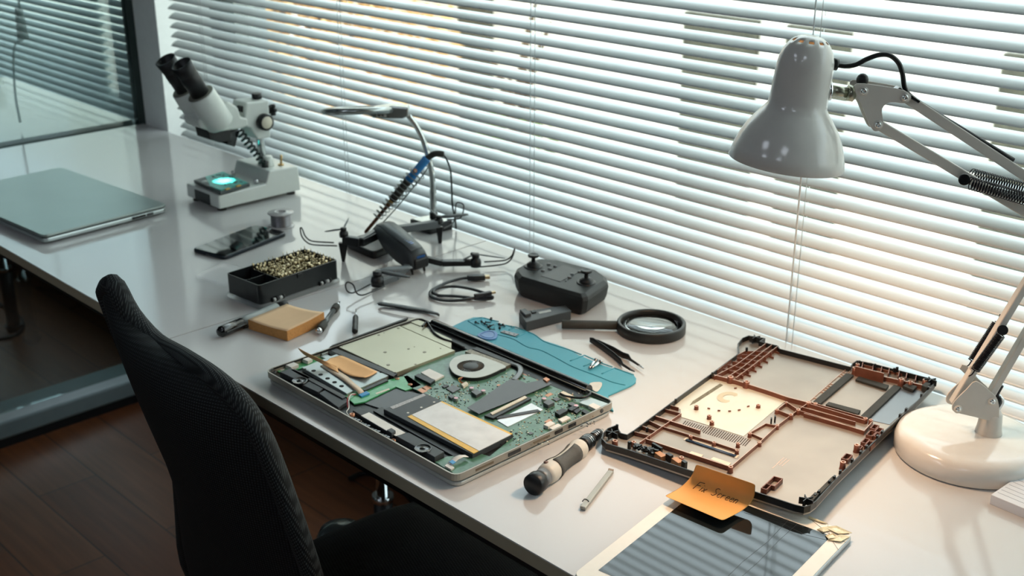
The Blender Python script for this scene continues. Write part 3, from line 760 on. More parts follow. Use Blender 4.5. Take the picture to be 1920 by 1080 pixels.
# ================================================================ laptop bottom cover, inside up
CF = .0065      # inner floor height
CR = .0135      # rim height
FCc = Frame(P(1133, 818, CR), P(1395, 632, CR)-P(1133, 818, CR))
_P0 = P
def lift(p):
    d = V((p.x-FCc.o.x, p.y-FCc.o.y, 0)); return max(0.0, -(d.x*FCc.v.x+d.y*FCc.v.y))*.042
def P(x, y, h=0.0):
    q = _P0(x, y, h)
    for _ in range(4): q = _P0(x, y, h+lift(q))
    return q
cov = thing('laptop_bottom_cover', P(1440, 790, 0), 'removed laptop bottom cover lying inside up, copper-tinted ribs and a white foil patch', 'laptop cover')
M_cop = mat('copper_coat', '#80503f', .42, .35, var=.2, nscale=60)
M_copl = mat('copper_coat_floor', '#a39b91', .38, .35, var=.16, nscale=9)
M_edge_l = mat('rib_edge', '#d3b8a8', .4, .3)
M_foil = mat('foil_patch', '#d8d5c4', .42, .2, var=.05, nscale=30)
M_rub = mat('rubber_strip', '#34342f', .7, var=.12, nscale=80)
out_px = [(1129, 822), (1131, 812), (1140, 803), (1156, 797), (1160, 806), (1164, 812), (1176, 815), (1190, 806), (1268, 748), (1336, 699), (1386, 662), (1384, 644), (1392, 634), (1404, 629), (1434, 634), (1424, 640), (1458, 648), (1462, 654), (1595, 688), (1599, 681), (1607, 676), (1634, 681), (1738, 708), (1750, 711), (1753, 717), (1717, 755), (1661, 806), (1570, 895), (1530, 939), (1519, 947), (1508, 950), (1490, 946), (1417, 922), (1295, 882), (1178, 843), (1137, 831)]
ob = [P(x, y, CR) for x, y in out_px]
ob = [V((p.x, p.y, TZ+CF+lift(p))) for p in ob]
fl2 = MB().slab(ob, (0, 0, -.0035)); cvs = fl2.build('cover_panel', M_copl, cov)
# rim walls
cm = sum(ob, V((0, 0, 0)))/len(ob)
def wall(mb, pts, h0, h1, th=.0012, closed=False):
    n = len(pts); segs = n if closed else n-1
    for i in range(segs):
        a = pts[i]; b_ = pts[(i+1) % n]; d = (b_-a); d.z = 0
        if d.length < 1e-5: continue
        nrm = V((-d.y, d.x, 0)).normalized()*th/2; d.normalize(); a2 = a-d*th*.4; b2 = b_+d*th*.4
        q = [V((p.x, p.y, TZ+h0+lift(p))) for p in (a2-nrm, b2-nrm, b2+nrm, a2+nrm)]
        mb.slab(q, (0, 0, h1-h0))
M_rim_out = mat('cover_outer_black', '#1d1f1f', .35, var=.1)
rw = MB(); wall(rw, ob, .0055, CR, .0013, True); rw.build('cover_rim', M_rim_out, cov)
un = MB().slab([V((p.x, p.y, TZ+.0045+lift(p)))+(cm-p).normalized()*.004 for p in ob], (0, 0, -.0012)); un.build('cover_underside', M_rim_out, cov)
ft = MB()
for x, y in ((1150, 825), (1400, 645), (1730, 722), (1515, 935)): c_ = P(x, y, CF); c_ = c_+(cm-c_).normalized()*.014; ft.cyl((c_.x, c_.y, TZ), (c_.x, c_.y, TZ+.003+lift(c_)), .006)
ft.split('cover_foot', M_rub, cov)
def px(pts, h): return [P(x, y, h) for x, y in pts]
k_rib = 0
def rib(*chains, h=.0115, th=.0009, m=None, name='rib'):
    e = MB()
    for c in chains: wall(e, [P(x, y, h) for x, y in c], CF, h, th)
    o = e.build(name, m or M_cop, cov); e = MB()
    for c in chains: wall(e, [P(x, y, h) for x, y in c], h, h+.0002, th*.7)
    e.build('rib_top', M_edge_l, o); return o
rib([(1336, 702), (1380, 713), (1440, 732), (1478, 745), (1518, 755)], h=.013, th=.0018)
rib([(1516, 753), (1626, 784)], [(1518, 757), (1622, 788)], h=.012)
rib([(1500, 762), (1604, 791)], h=.012)
rib([(1475, 754), (1500, 770), (1620, 808), (1636, 790)], [(1508, 775), (1616, 806)], h=.012)
rib([(1516, 755), (1494, 770), (1457, 798), (1424, 829), (1369, 876)], h=.0115)
rib([(1475, 754), (1457, 768), (1482, 778)], h=.0115)
rib([(1457, 798), (1436, 794), (1406, 811), (1430, 822)], h=.010)
rib([(1247, 767), (1277, 775), (1200, 829)], h=.011)
rib([(1230, 780), (1312, 807)], h=.0115, th=.002)
rib([(1243, 800), (1295, 816), (1339, 829), (1384, 844)], h=.010)
rib([(1212, 823), (1290, 849), (1369, 875)], h=.012, th=.0016)
rib([(1200, 797), (1227, 807)], [(1188, 809), (1218, 817)], [(1216, 788), (1241, 800)], [(1258, 760), (1272, 764)], h=.0115)
rib([(1438, 642), (1380, 684), (1340, 705)], [(1449, 645), (1390, 690), (1362, 708)], [(1458, 649), (1410, 686), (1380, 708)], [(1402, 655), (1380, 667), (1345, 694)], h=.013)
e = MB()
for k in range(6):
    t = k/5.5; L0 = V((1401+(1352-1401)*t, 657+(692-657)*t, 0)); L1 = V((1447+(1388-1447)*t, 652+(699-652)*t, 0))
    wall(e, [P(L0.x, L0.y, .013), P(L0.x+(L1.x-L0.x)*.5, L0.y+(L1.y-L0.y)*.5+3, .013), P(L1.x, L1.y+8, .013)], CF, .012, .0012)
    wall(e, [P(L1.x+3, L1.y+5, .009), P(L1.x+14, L1.y+9, .009)], CF, .009, .0008)
e.build('cross_ribs', M_cop, cov)
rib([(1593, 686), (1520, 750)], [(1600, 690), (1527, 752)], h=.008, th=.0008, m=M_edge_l)
e = MB()
for t in (.06, .16, .22, .27, .5, .56, .62, .67, .74, .92): wall(e, [P(1593-73*t, 686+64*t, .008), P(1600-73*t, 690+62*t, .008)], CF, .008, .0008)
e.split('rung', M_edge_l, cov)
rib([(1605, 687), (1657, 700)], h=.0205, th=.0014, name='tall_wall')
rib([(1657, 706), (1690, 713), (1740, 724)], h=.0125, th=.002)
rib([(1620, 684), (1740, 712)], h=.010)
e = MB()
for t in (0, .17, .3, .42, .58, .7, .85): wall(e, [P(1618+118*t, 679+28*t, .0135), P(1622+118*t-6, 688+29*t, .0135)], CF, .0135, .0011)
e.build('cell_walls', M_cop, cov)
# black clips along the rear and right edges
e = MB()
for x, y in ((1611, 680), (1640, 686), (1677, 694), (1682, 692), (1157, 800), (1400, 655), (1336, 702), (1213, 806), (1267, 752)):
    e.box(P(x, y, .0145), (.003, .0022, .006), .9)
for t in (.03, .09, .22, .27, .42, .46, .55, .60, .67, .77, .82, .86, .95, .98): e.box(P(1748-224*t, 722+212*t, .0135), (.0022, .004, .005), .2)
e.split('clip', M_rim_out, cov)
# screw bosses
for x, y, r, h in ((1370, 706, .0042, .016), (1400, 715, .0042, .016), (1306, 761, .0028, .012), (1330, 779, .0028, .012), (1335, 790, .0028, .012), (1422, 759, .0028, .011), (1295, 817, .0024, .012), (1339, 829, .0024, .012), (1382, 844, .0024, .012), (1384, 831, .0024, .012), (1406, 812, .0024, .012), (1424, 829, .0026, .012), (1370, 875, .003, .014), (1188, 828, .003, .013), (1153, 826, .0036, .013), (1278, 857, .003, .015), (1603, 689, .0034, .016), (1608, 682, .0028, .016), (1690, 710, .0036, .017), (1707, 715, .0032, .016), (1735, 712, .0034, .015), (1516, 754, .0034, .013), (1529, 756, .003, .013), (1497, 768, .003, .013), (1474, 754, .0024, .012), (1457, 768, .0026, .012), (1483, 777, .003, .013), (1457, 797, .0026, .012), (1623, 784, .003, .013), (1633, 787, .0026, .013), (1607, 834, .0034, .016), (1581, 866, .0034, .016)):
    c_ = P(x, y, h); z0 = TZ+CF+lift(c_); c0 = V((c_.x, c_.y, z0)); H = h-CF
    b_ = MB().lathe(c0, (0, 0, 1), [(r*1.15, 0), (r, H*.3), (r, H), (r*.55, H), (r*.5, H*.6), (.0001, H*.6)], 14).build('screw_boss', M_cop, cov)
    MB().lathe(c0, (0, 0, 1), [(r*.55, H+.0001), (r*.9, H+.0001)], 14).build('boss_ring', M_edge_l, b_, solid=.0001)
# foil patch and its marks
def flat(name, pts, h, m, th=.0003, par=None): return MB().slab(px(pts, h), (0, 0, -th)).build(name, m, par or cov)
fo2 = flat('foil_patch', [(1264, 762), (1283, 745), (1327, 709), (1340, 706), (1400, 724), (1477, 748), (1432, 786), (1394, 818), (1330, 798), (1278, 782), (1276, 768)], CF+.0005, M_foil)
flat('dust_line', [(1293, 760), (1299, 752), (1350, 719), (1356, 722), (1303, 756)], CF+.0007, mat('dust_grey', '#7d7a68', .9, var=.4, nscale=300), .0002, fo2)
c_ = P(1366, 745, CF+.0007)
MB().lathe(c_, (0, 0, 1), [(.0085, 0), (.014, .0001), (.0175, 0)], 36, sx=.8, u=FCc.u).build('fan_dust_ring', mat('dust_ring', '#cdc6ad', .8, var=.06, nscale=60), fo2)
e = MB()
for x, y in ((1329, 766), (1348, 770), (1368, 771), (1386, 769), (1403, 762), (1379, 728)): e.box(P(x, y, CF+.0012), (.0035, .001, .002), .4+(x-1329)*.012)
e.split('foil_rib', M_cop, fo2)
# ventilation slots
e = MB()
for k in range(10): x, y = 1279+k*4.2, 797+k*1.25; wall(e, [P(x, y, CF+.0003), P(x+7, y-8, CF+.0003)], CF-.0002, CF+.0003, .0011)
for k in range(20): x, y = 1319+k*4.1, 811+k*1.3; wall(e, [P(x, y, CF+.0003), P(x+10, y-11, CF+.0003)], CF-.0002, CF+.0003, .0011)
e.build('vent_slots', mat('slot_dark', '#3b302b', .8), cov)
flat('blue_film_base', [(1281, 824), (1287, 820), (1386, 853), (1381, 859)], CF+.0004, M_cream)
MB().tube([P(1287, 824, CF+.001), P(1379, 855, CF+.001)], .0028, 8, flat=.3, up=(0, 0, 1)).build('blue_strip', mat('navy_strip', '#1d3550', .45, var=.2), cov)
flat('paper_label', [(1291, 850), (1297, 846), (1319, 853), (1313, 858)], CF+.0006, M_cream)
flat('paper_label', [(1332, 861), (1338, 857), (1371, 868), (1366, 873)], CF+.0006, M_cream)
flat('bay_panel', [(1629, 787), (1692, 727), (1738, 735), (1668, 796)], CF+.0005, mat('bay_bluegrey', '#7f8992', .35, .4, var=.05, nscale=10))
for q in ([(1525, 752), (1587, 699), (1601, 703), (1538, 757)], [(1604, 711), (1610, 705), (1667, 722), (1661, 729)], [(1614, 779), (1676, 721), (1690, 725), (1628, 784)], [(1548, 758), (1554, 753), (1614, 769), (1608, 776)]):
    MB().slab(px(q, CF+.0035), (0, 0, -.003)).build('foam_strip', M_rub, cov, bevel=.0004)
# copper cells at the right edge, connectors at the lower left edge
for cx, cy, w_ in ((1640, 800, .012), (1648, 806, .012), (1634, 812, .014), (1645, 815, .01), (1623, 826, .012), (1631, 832, .014), (1612, 838, .008), (1588, 856, .014), (1452, 902, .02), (1437, 912, .012)):
    e = MB(); c_ = P(cx, cy, .012); r_ = w_/2; a = FCc.u*r_; b_ = FCc.v*r_*.5
    wall(e, [c_-a-b_, c_+a-b_, c_+a+b_, c_-a+b_], CF, .012, .0011, True); e.build('edge_cell', M_cop, cov)
e = MB()
rnd = random.Random(5)
for i in range(46): 
    t = rnd.random(); e.box(P(1190+48*t, 838+14*t+rnd.uniform(-4, 2), .009+rnd.uniform(0, .006)), (rnd.uniform(.002, .006), rnd.uniform(.001, .004), rnd.uniform(.001, .006)), rnd.uniform(0, 3))
e.box(P(1232, 842, .012), (.016, .003, .010), -.15); e.box(P(1180, 835, .012), (.003, .003, .010), 0)
e.box(P(1255, 858, .012), (.008, .005, .009), -.2); e.box(P(1283, 872, .012), (.006, .004, .010), -.2)
e.build('audio_connectors', M_rim_out, cov)
e = MB(); e.box(P(1238, 856, .0105), (.013, .008, .007), -.25); e.box(P(1270, 867, .0105), (.013, .008, .007), -.25)
e.split('tan_block', mat('tan_plastic', '#b98a63', .5), cov, bevel=.0004)
e = MB(); e.slab(px([(1531, 922), (1561, 892), (1569, 895), (1538, 926)], .013), (0, 0, -.005)); e.slab(px([(1516, 934), (1528, 922), (1536, 925), (1524, 938)], .015), (0, 0, -.008))
e.slab(px([(1728, 722), (1736, 716), (1745, 718), (1738, 727)], .016), (0, 0, -.008)); e.slab(px([(1692, 723), (1702, 718), (1720, 724), (1712, 731)], .012), (0, 0, -.004))
e.split('corner_pad', M_rub, cov, bevel=.0006)
for cx, cy in ((1512, 940), (1148, 815), (1416, 636), (1745, 716)):
    e = MB()
    for k in range(5): a = k*1.2; c_ = P(cx, cy, .013); e.box(c_+V((math.cos(a), math.sin(a), 0))*.004, (.008, .001, .008), a)
    e.build('corner_web', M_rim_out, cov)
e = MB()
for q in ([(1449, 772+80), (1462, 760+82), (1464, 762+82), (1451, 774+80)],): pass
for k, (x, y) in enumerate(((1470, 858), (1475, 860), (1480, 862), (1462, 866))):
    wall(e, [P(x, y, CF+.0002), P(x-14, y+12, CF+.0002)], CF-.0001, CF+.0002, .0008)
e.split('moulded_mark', M_edge_l, cov)
e = MB(); e.box(P(1446, 790, .013), (.002, .004, .009), .6); e.box(P(1453, 786, .013), (.002, .004, .009), .6); e.split('black_tab', M_rim_out, cov)
P = _P0

# ================================================================ tablet with the cracked screen and its note
HTb = .0075
TC = V((-.522, 1.005, 0)); tu = V((-.99, -.13, 0)).normalized(); tv = V((.13, -.99, 0)).normalized()
def tw(u, v, h): p = TC+tu*u+tv*v; return V((p.x, p.y, TZ+h))
tab = thing('tablet', tw(.095, .12, 0), 'white-framed tablet with a smashed corner lying at the bottom edge of the photo', 'tablet')
TW, TL = .190, .245
M_tabw = mat('tablet_bezel_white', '#e6e0d2', .12, var=.02)
MB().slab(rrect(tw(0, 0, .0002), tw(TW, 0, .0002), tw(TW, TL, .0002), tw(0, TL, .0002), .012), (0, 0, .0062)).build('tablet_back', mat('tablet_back_silver', '#b9bdbf', .3, .7), tab, bevel=.002)
MB().slab(rrect(tw(.001, .001, .0064), tw(TW-.001, .001, .0064), tw(TW-.001, TL-.001, .0064), tw(.001, TL-.001, .0064), .011), (0, 0, .0011)).build('front_bezel', M_tabw, tab, bevel=.0003)
MB().slab(rrect(tw(.017, .020, HTb-.0001), tw(.173, .020, HTb-.0001), tw(.173, .222, HTb-.0001), tw(.017, .222, HTb-.0001), .001), (0, 0, .0003)).build('display', mat('display_black_glass', '#1a1f20', .05, spec=.75), tab)
ck = MB()
for pts in ([(0, .040), (.012, .028), (.024, .012), (.030, 0)], [(.055, .0205), (.056, .06), (.0545, .11), (.056, .16), (.055, .221)], [(.066, .0205), (.064, .07), (.067, .12), (.0655, .2)], [(.017, .030), (.04, .035), (.066, .030), (.11, .036)], [(.0, .022), (.02, .018), (.045, .005)]):
    ck.tube([tw(u, v, HTb+.00025) for u, v in pts], .00016, 4)
ck.build('glass_crack', mat('crack_dark', '#2c2f30', .4), tab)
M_shard = mat('glass_shard', '#d9c9a4', .12, .25, var=.2, nscale=200)
rnd = random.Random(9)
for q in ([(.002, .002), (.020, .001), (.030, .010), (.012, .014)], [(.001, .010), (.010, .014), (.016, .030), (.004, .026)], [(.022, .012), (.030, .011), (.034, .018), (.026, .020)], [(.010, .020), (.016, .017), (.022, .024), (.016, .030)], [(.030, .001), (.052, .0005), (.050, .004), (.034, .004)]):
    t_ = rnd.uniform(.0006, .0016)
    MB().slab([tw(u, v, HTb+.0004+(t_ if k % 2 else 0)) for k, (u, v) in enumerate(q)], (0, 0, .0006)).build('glass_shard', M_shard, tab)
# note reading "Fix Screen"
Lc = bez([P(1305, 870, .040), P(1295, 893, .024), P(1274, 914, .0145), P(1245, 930, .016)], 6)
Rc = bez([P(1417, 908, .040), P(1414, 933, .024), P(1396, 955, .0145), P(1355, 977, .016)], 6)
rows = [[Lc[i].lerp(Rc[i], j/8) for j in range(9)] for i in range(len(Lc))]
M_note = mat('orange_note', '#e4a95e', .7, var=.03)
fn = MB().grid(rows).build('sticky_note', M_note, None, origin=P(1330, 940, HTb), solid=.0003, sub=1)
tag(fn, 'orange sticky note handwritten with two words, curling above the smashed tablet', 'sticky note')
def onnote(s, t):
    k = min(max(t, 0), .9999)*(len(Lc)-1); i = int(k); f = k-i
    a = Lc[i].lerp(Lc[i+1], f); b_ = Rc[i].lerp(Rc[i+1], f); n = (b_-a).cross(Lc[i+1]-Lc[i]).normalized()
    if n.z < 0: n = -n
    return a.lerp(b_, s)+n*.00035
ST = {'F': [[(.1, 1), (.02, .5), (0, 0)], [(.1, 1), (.75, 1.02)], [(.04, .55), (.5, .6)]], 'i': [[(.1, .5), (.05, 0)], [(.12, .75), (.14, .8)]], 'x': [[(0, .45), (.4, 0)], [(.42, .48), (0, .02)]],
      'S': [[(.6, .9), (.35, 1), (.1, .8), (.3, .5), (.5, .3), (.3, .02), (0, .1)]], 'c': [[(.4, .42), (.2, .5), (.02, .25), (.2, 0), (.42, .08)]], 'r': [[(.05, .48), (.03, 0)], [(.04, .3), (.2, .47), (.34, .42)]],
      'e': [[(.03, .25), (.4, .28), (.3, .48), (.08, .4), (.04, .12), (.22, 0), (.42, .08)]], 'n': [[(.03, .48), (.02, 0)], [(.03, .32), (.2, .48), (.34, .4), (.36, 0)]]}
ink = MB()
def write(txt, s0, t0, w, h):
    for ch in txt:
        if ch != ' ':
            for st in ST[ch]:
                ink.tube(bez([onnote(s0+x*w, t0-y*h+(s0-.3)*.02) for x, y in st], 4), .00038, 5)
        s0 += w*{'F': .78, 'i': .32, ' ': .7, 'S': .75}.get(ch, .56)
write('Fix Screen', .17, .60, .115, .20)
ink.build('handwriting', mat('ink_brown', '#4a3220', .6), fn)
# ================================================================ white desk lamp
LB0 = V((-.525, 1.264, TZ)); 
def L_(x, y, off=0.0): return PD(x, y, LB0, off)
M_lw = mat('lamp_enamel_white', '#dcdad4', .16, coat=.3, var=.02)
M_lplate = mat('lamp_bracket_white', '#d2cec6', .4, var=.02)
lamp = thing('desk_lamp', LB0, 'white spring-arm desk lamp with a bell shade, standing at the right of the desk', 'lamp')
R_ = .085
prof = [(.0001, 0), (R_-.003, 0), (R_, .003), (R_, .017), (R_-.003, .024), (R_-.009, .028), (R_-.018, .0295), (.0001, .030)]
MB().lathe(LB0, (0, 0, 1), prof, 72).build('base', M_lw, lamp)
PC = L_(1853, 812); PC = V((PC.x, PC.y, TZ+.030))
pa, pb = L_(1853, 812), L_(1853, 774)
po_ = MB().lathe(PC, (0, 0, 1), [(.0155, 0), (.0142, .006), (.0125, .024), (.0105, .028), (.0001, .028)], 28).build('post', M_lplate, lamp)
k = (L_(1521, 68)-L_(1474, 303)).length/240.0
top = L_(1521, 68); axd = (L_(1474, 303)-top).normalized()
# shade with vent holes round the crown
prof = [(0.5, 0), (14, 1.5), (22, 4), (28, 7.2), (33, 11), (38, 17), (44, 27), (49, 42), (51, 60), (52, 90), (52.5, 120), (54, 132), (61, 142), (72, 156), (85, 174), (95, 194), (103, 216), (109, 240)]
n = 60; u0 = axd.orthogonal().normalized(); u0 = (HF*-1 - axd*(HF*-1).dot(axd)).normalized(); w0 = axd.cross(u0)
sm = MB(); vs = []
for r, t in prof:
    vs += [top+axd*t*k+u0*math.cos(2*PI*i/n)*r*k+w0*math.sin(2*PI*i/n)*r*k for i in range(n)]
fs = []
for j in range(len(prof)-1):
    for i in range(n):
        if j == 3 and i % 6 in (0, 1, 2): continue
        fs.append((j*n+i, j*n+(i+1) % n, (j+1)*n+(i+1) % n, (j+1)*n+i))
sm.add(vs, fs, True); sh = sm.build('lamp_shade', M_lw, lamp, solid=.0012, off=1)
bc = top+axd*172*k
bulb = MB().lathe(bc, axd, [(.0001, .030), (.014, .027), (.024, .016), (.0275, 0), (.024, -.016), (.013, -.036), (.0125, -.055), (.0001, -.055)], 24).build('bulb', mat('bulb_glow', '#fff1dc', .4, emit='#ffb978', estr=4), sh)
MB().cyl(bc-axd*.055, bc-axd*.078, .018, n=20).build('bulb_socket', M_cream, sh)
bl = bpy.data.lights.new('bulb_light', 'SPOT'); bl.energy = 6.2; bl.color = (1.0, .65, .41); bl.shadow_soft_size = .03; bl.spot_size = R(165); bl.spot_blend = .6
blo = bpy.data.objects.new('bulb_light', bl); col.objects.link(blo); blo.location = bc+axd*.034
blo.rotation_euler = axd.to_track_quat('-Z', 'Y').to_euler(); blo.parent = None
# shade joint
MB().cyl(L_(1551, 169, -.004), L_(1557, 169, -.004), .011, n=24).build('joint_washer', M_chrome, sh)
st = MB().cyl(L_(1556, 168), L_(1590, 174), .0055, n=18); st.cyl(L_(1588, 173), L_(1602, 176), .0085, n=6); st.build('joint_stem', mat('zinc_stem', '#a5a593', .3, .8), lamp)
def plate(name, pts, th, offs, holes, n=3):
    out = bez([L_(x, y) for x, y in pts], n, True)
    for o in offs:
        p_ = MB().slab([p+HF*(o-th/2) for p in out], HF*th).build(name, M_lplate, lamp, bevel=.0005)
        if o < 0:
            for x, y in holes:
                c_ = L_(x, y)+HF*(o-th/2)
                h_ = MB(); h_.lathe(c_, -HF, [(.0052, 0), (.0050, .0008), (.0001, .001)], 20); h_.build('screw_washer', M_lplate, p_)
                MB().lathe(c_-HF*.0009, -HF, [(.0033, 0), (.0026, .0012), (.0012, .0012), (.0010, .0002), (.0001, .0002)], 16).build('screw', M_chrome, p_)
plate('upper_bracket', [(1603, 153), (1650, 158), (1690, 166), (1703, 178), (1693, 190), (1664, 188), (1649, 200), (1651, 222), (1650, 235), (1640, 242), (1629, 236), (1612, 196), (1599, 168)], .0018, (-.0095, .0095), ((1614, 167), (1691, 179), (1641, 230)))
wn = MB().sphere(L_(1617, 150, .004), .0065, sc_=(1, 1, 1.1)); wn.cyl(L_(1617, 156, .004), L_(1617, 150, .004), .004); wn.build('wing_nut', M_blackp, lamp)
def bar(a, b_, wpx, name='arm_bar', off=0.0, th=.010):
    A = L_(*a, off); B = L_(*b_, off); d = (B-A).normalized(); nn = d.cross(HF).normalized()*wpx*k/2
    return MB().slab([A+nn-HF*th/2, B+nn-HF*th/2, B-nn-HF*th/2, A-nn-HF*th/2], HF*th).build(name, M_lplate, lamp, bevel=.0012)
bar((1686, 175), (2010, 388), 19); bar((1636, 227), (2022, 457), 19)
bar((1787, 756), (2010, 388), 15, off=.0); bar((1852, 748), (2022, 457), 15)
plate('elbow_bracket', [(1990, 372), (2020, 368), (2055, 400), (2050, 460), (2030, 478), (2006, 466), (1998, 420)], .0018, (-.0095, .0095), ((2010, 388), (2022, 457)))
plate('lower_bracket', [(1779, 757), (1784, 744), (1806, 722), (1824, 707), (1850, 726), (1864, 742), (1867, 772), (1861, 783), (1822, 774), (1786, 765)], .0018, (-.0105, .0105), ((1790, 759), (1854, 745)))
kn = MB().cyl(L_(1880, 619, -.005), L_(1880, 619, -.024), .006, n=20).build('tension_knob', M_blackg, lamp, bevel=.001)
kn = MB().cyl(L_(1808, 337, -.006), L_(1808, 337, -.020), .0062, n=20).build('tension_knob', M_blackg, lamp, bevel=.001)
M_spr = mat('spring_black', '#1b1c22', .3, .6)
def spring(a, b_, r, turns, off, wire=.0007):
    A = L_(*a, off); B = L_(*b_, off)
    d = (B-A).normalized()
    s_ = MB().tube(coil(A, B, r, r, turns, wire, n=12, u=HF), wire, 5)
    s_.tube(bez([A, A-d*.006, A-d*.010+HF*.003], 4), wire*1.2, 5); s_.tube(bez([B, B+d*.006, B+d*.010+HF*.003], 4), wire*1.2, 5)
    s_.build('spring', M_spr, lamp)
spring((1828, 694), (1876, 628), .0050, 30, -.017); spring((1822, 676), (1868, 605), .0042, 28, .016)
spring((1822, 328), (1985, 372), .0072, 34, .018); spring((1818, 343), (1990, 392), .0068, 34, -.018)
MB().cyl(L_(1822, 690, -.017), L_(1822, 690, .017), .0025).build('spring_pin', M_lplate, lamp)
MB().slab([L_(1806, 700)+HF*.012, L_(1811, 692)+HF*.012, L_(1820, 694)+HF*.012, L_(1850, 728)+HF*.012, L_(1830, 722)+HF*.012], HF*.0015).build('spring_tab', M_lplate, lamp)
# flex
MB().cyl(L_(1562, 120), L_(1570, 121.5), .0062, n=18).build('cable_grommet', M_blackp, lamp)
MB().tube(bez([L_(1566, 121), L_(1585, 124), L_(1605, 121), L_(1625, 111), L_(1648, 103), L_(1668, 104), L_(1684, 117), L_(1692, 138), L_(1697, 166), L_(1712, 184), L_(1760, 215), L_(1900, 300)], 8), .0026, 10).build('cable', M_blackp, lamp)
MB().slab([L_(1676, 166)+HF*-.008, L_(1683, 161)+HF*-.008, L_(1722, 187)+HF*-.008, L_(1718, 191)+HF*-.008], HF*.012).build('cable_clip', M_blackg, lamp, bevel=.0006)
wl = MB().tube(bez([L_(1866, 768, .006), L_(1874, 750, .01), L_(1869, 740, .012), L_(1878, 722, .012)], 6), .0028, 8); wl.build('tension_lever', M_blackp, lamp)
MB().tube(bez([L_(1874, 742, .012), L_(1880, 752, .012), L_(1872, 768, .012)], 6), .0022, 8).build('lever_spring_clip', M_chrome, lamp)

# ================================================================ white notebook at the right edge
a = P(1858, 927, .012); b_ = P(1920, 885, .012); 
NF = Frame(a, b_-a); ln = P(1920, 961, .012)-a
nb = thing('notepad', NF.w(.07, -.05, 0), 'white ruled notepad beside the lamp base at the right edge', 'notepad')
q = [NF.w(0, 0, 0), NF.w(.15, 0, 0), NF.w(.15, -.21, 0), NF.w(0, -.21, 0)]
MB().slab(q, (0, 0, .0118)).build('paper_block', mat('notepad_white', '#dfe2e6', .6, var=.01), nb, bevel=.0005)
rl = MB()
for k2 in range(14):
    v = -.0035-.0 ; u_ = .010+k2*.0085
    rl.box((NF.w(u_, -.105, .0119)), (.0004, .205, .0002), math.atan2(NF.u.y, NF.u.x))
rl.build('ruled_lines', mat('rule_grey', '#9aa2ab', .7), nb)
# ================================================================ stereo microscope
XS = -2.046; M_mic = mat('microscope_enamel', '#d5dbd6', .3, coat=.2, var=.02)
mic = thing('stereo_microscope', (XS, 1.23, TZ), 'white stereo microscope with black eyepieces standing on the far desk', 'microscope')
def S(x, y, dx=0.0): return PXp(x, y, XS+dx)
X0, X1 = -2.107, -1.985
n0 = PXp(499, 345.5, X1)
prof = [(1.131, .007), (1.131, .034), (n0.y, .036), (n0.y+.010, .061), (1.317, .058), (1.320, .007)]
MB().slab([V((X0, y, TZ+z)) for y, z in prof], (X1-X0, 0, 0)).build('base', M_mic, mic, bevel=.0025)
for x in (X0+.015, X1-.015):
    for y in (1.145, 1.305): MB().cyl((x, y, TZ), (x, y, TZ+.008), .009, .008, 16).build('foot', M_rub, mic)
MB().box((X0+.061, 1.1305, TZ+.019), (.055, .002, .020)).build('name_plate', mat('plate_dark', '#2b3133', .4), mic)
pa = S(491, 300); MB().cyl((XS, pa.y, TZ+.055), (XS, pa.y, S(485, 186).z), .0085, n=24).build('pole', M_chrome, mic)
pt_ = S(484, 180); MB().cyl((XS, pa.y, pt_.z-.004), (XS, pa.y, pt_.z+.006), .010, n=20).build('pole_cap', M_blackp, mic)
# focusing block
blk = [S(462, 193, .025), S(504, 188, .025), S(508, 258, .025), S(484, 262, .025), S(470, 240, .025), S(458, 236, .025)]
fb = MB().slab(blk, (-.05, 0, 0)).build('focus_block', M_mic, mic, bevel=.003)
kc = S(494, 228, .025)
MB().lathe(kc, (1, 0, 0), [(.0001, 0), (.0165, 0), (.0165, .012), (.0125, .013), (.0001, .013)], 32).build('focus_knob', M_blackp, fb)
MB().lathe(kc+V((.0132, 0, 0)), (1, 0, 0), [(.0122, 0), (.0115, .001), (.0001, .001)], 28).build('knob_face', M_cream, fb)
kc2 = kc+V((-.05, 0, 0)); MB().lathe(kc2, (-1, 0, 0), [(.0001, 0), (.0165, 0), (.0165, .012), (.0001, .013)], 28).build('focus_knob', M_blackp, fb)
c_ = S(509, 206, .012)
lk = MB().cyl(c_-V((0, .008, 0)), c_+V((0, .006, 0)), .0055, n=16)
for k in range(5): a = 2*PI*k/5; lk.cyl(c_+V((math.cos(a)*.008, -.002, math.sin(a)*.008)), c_+V((math.cos(a)*.008, .006, math.sin(a)*.008)), .0042, n=10)
lk.build('clamp_knob', M_blackp, fb)
MB().box(S(456, 203, .006), (.018, .02, .012)).build('stop_block', M_blackp, fb, bevel=.002)
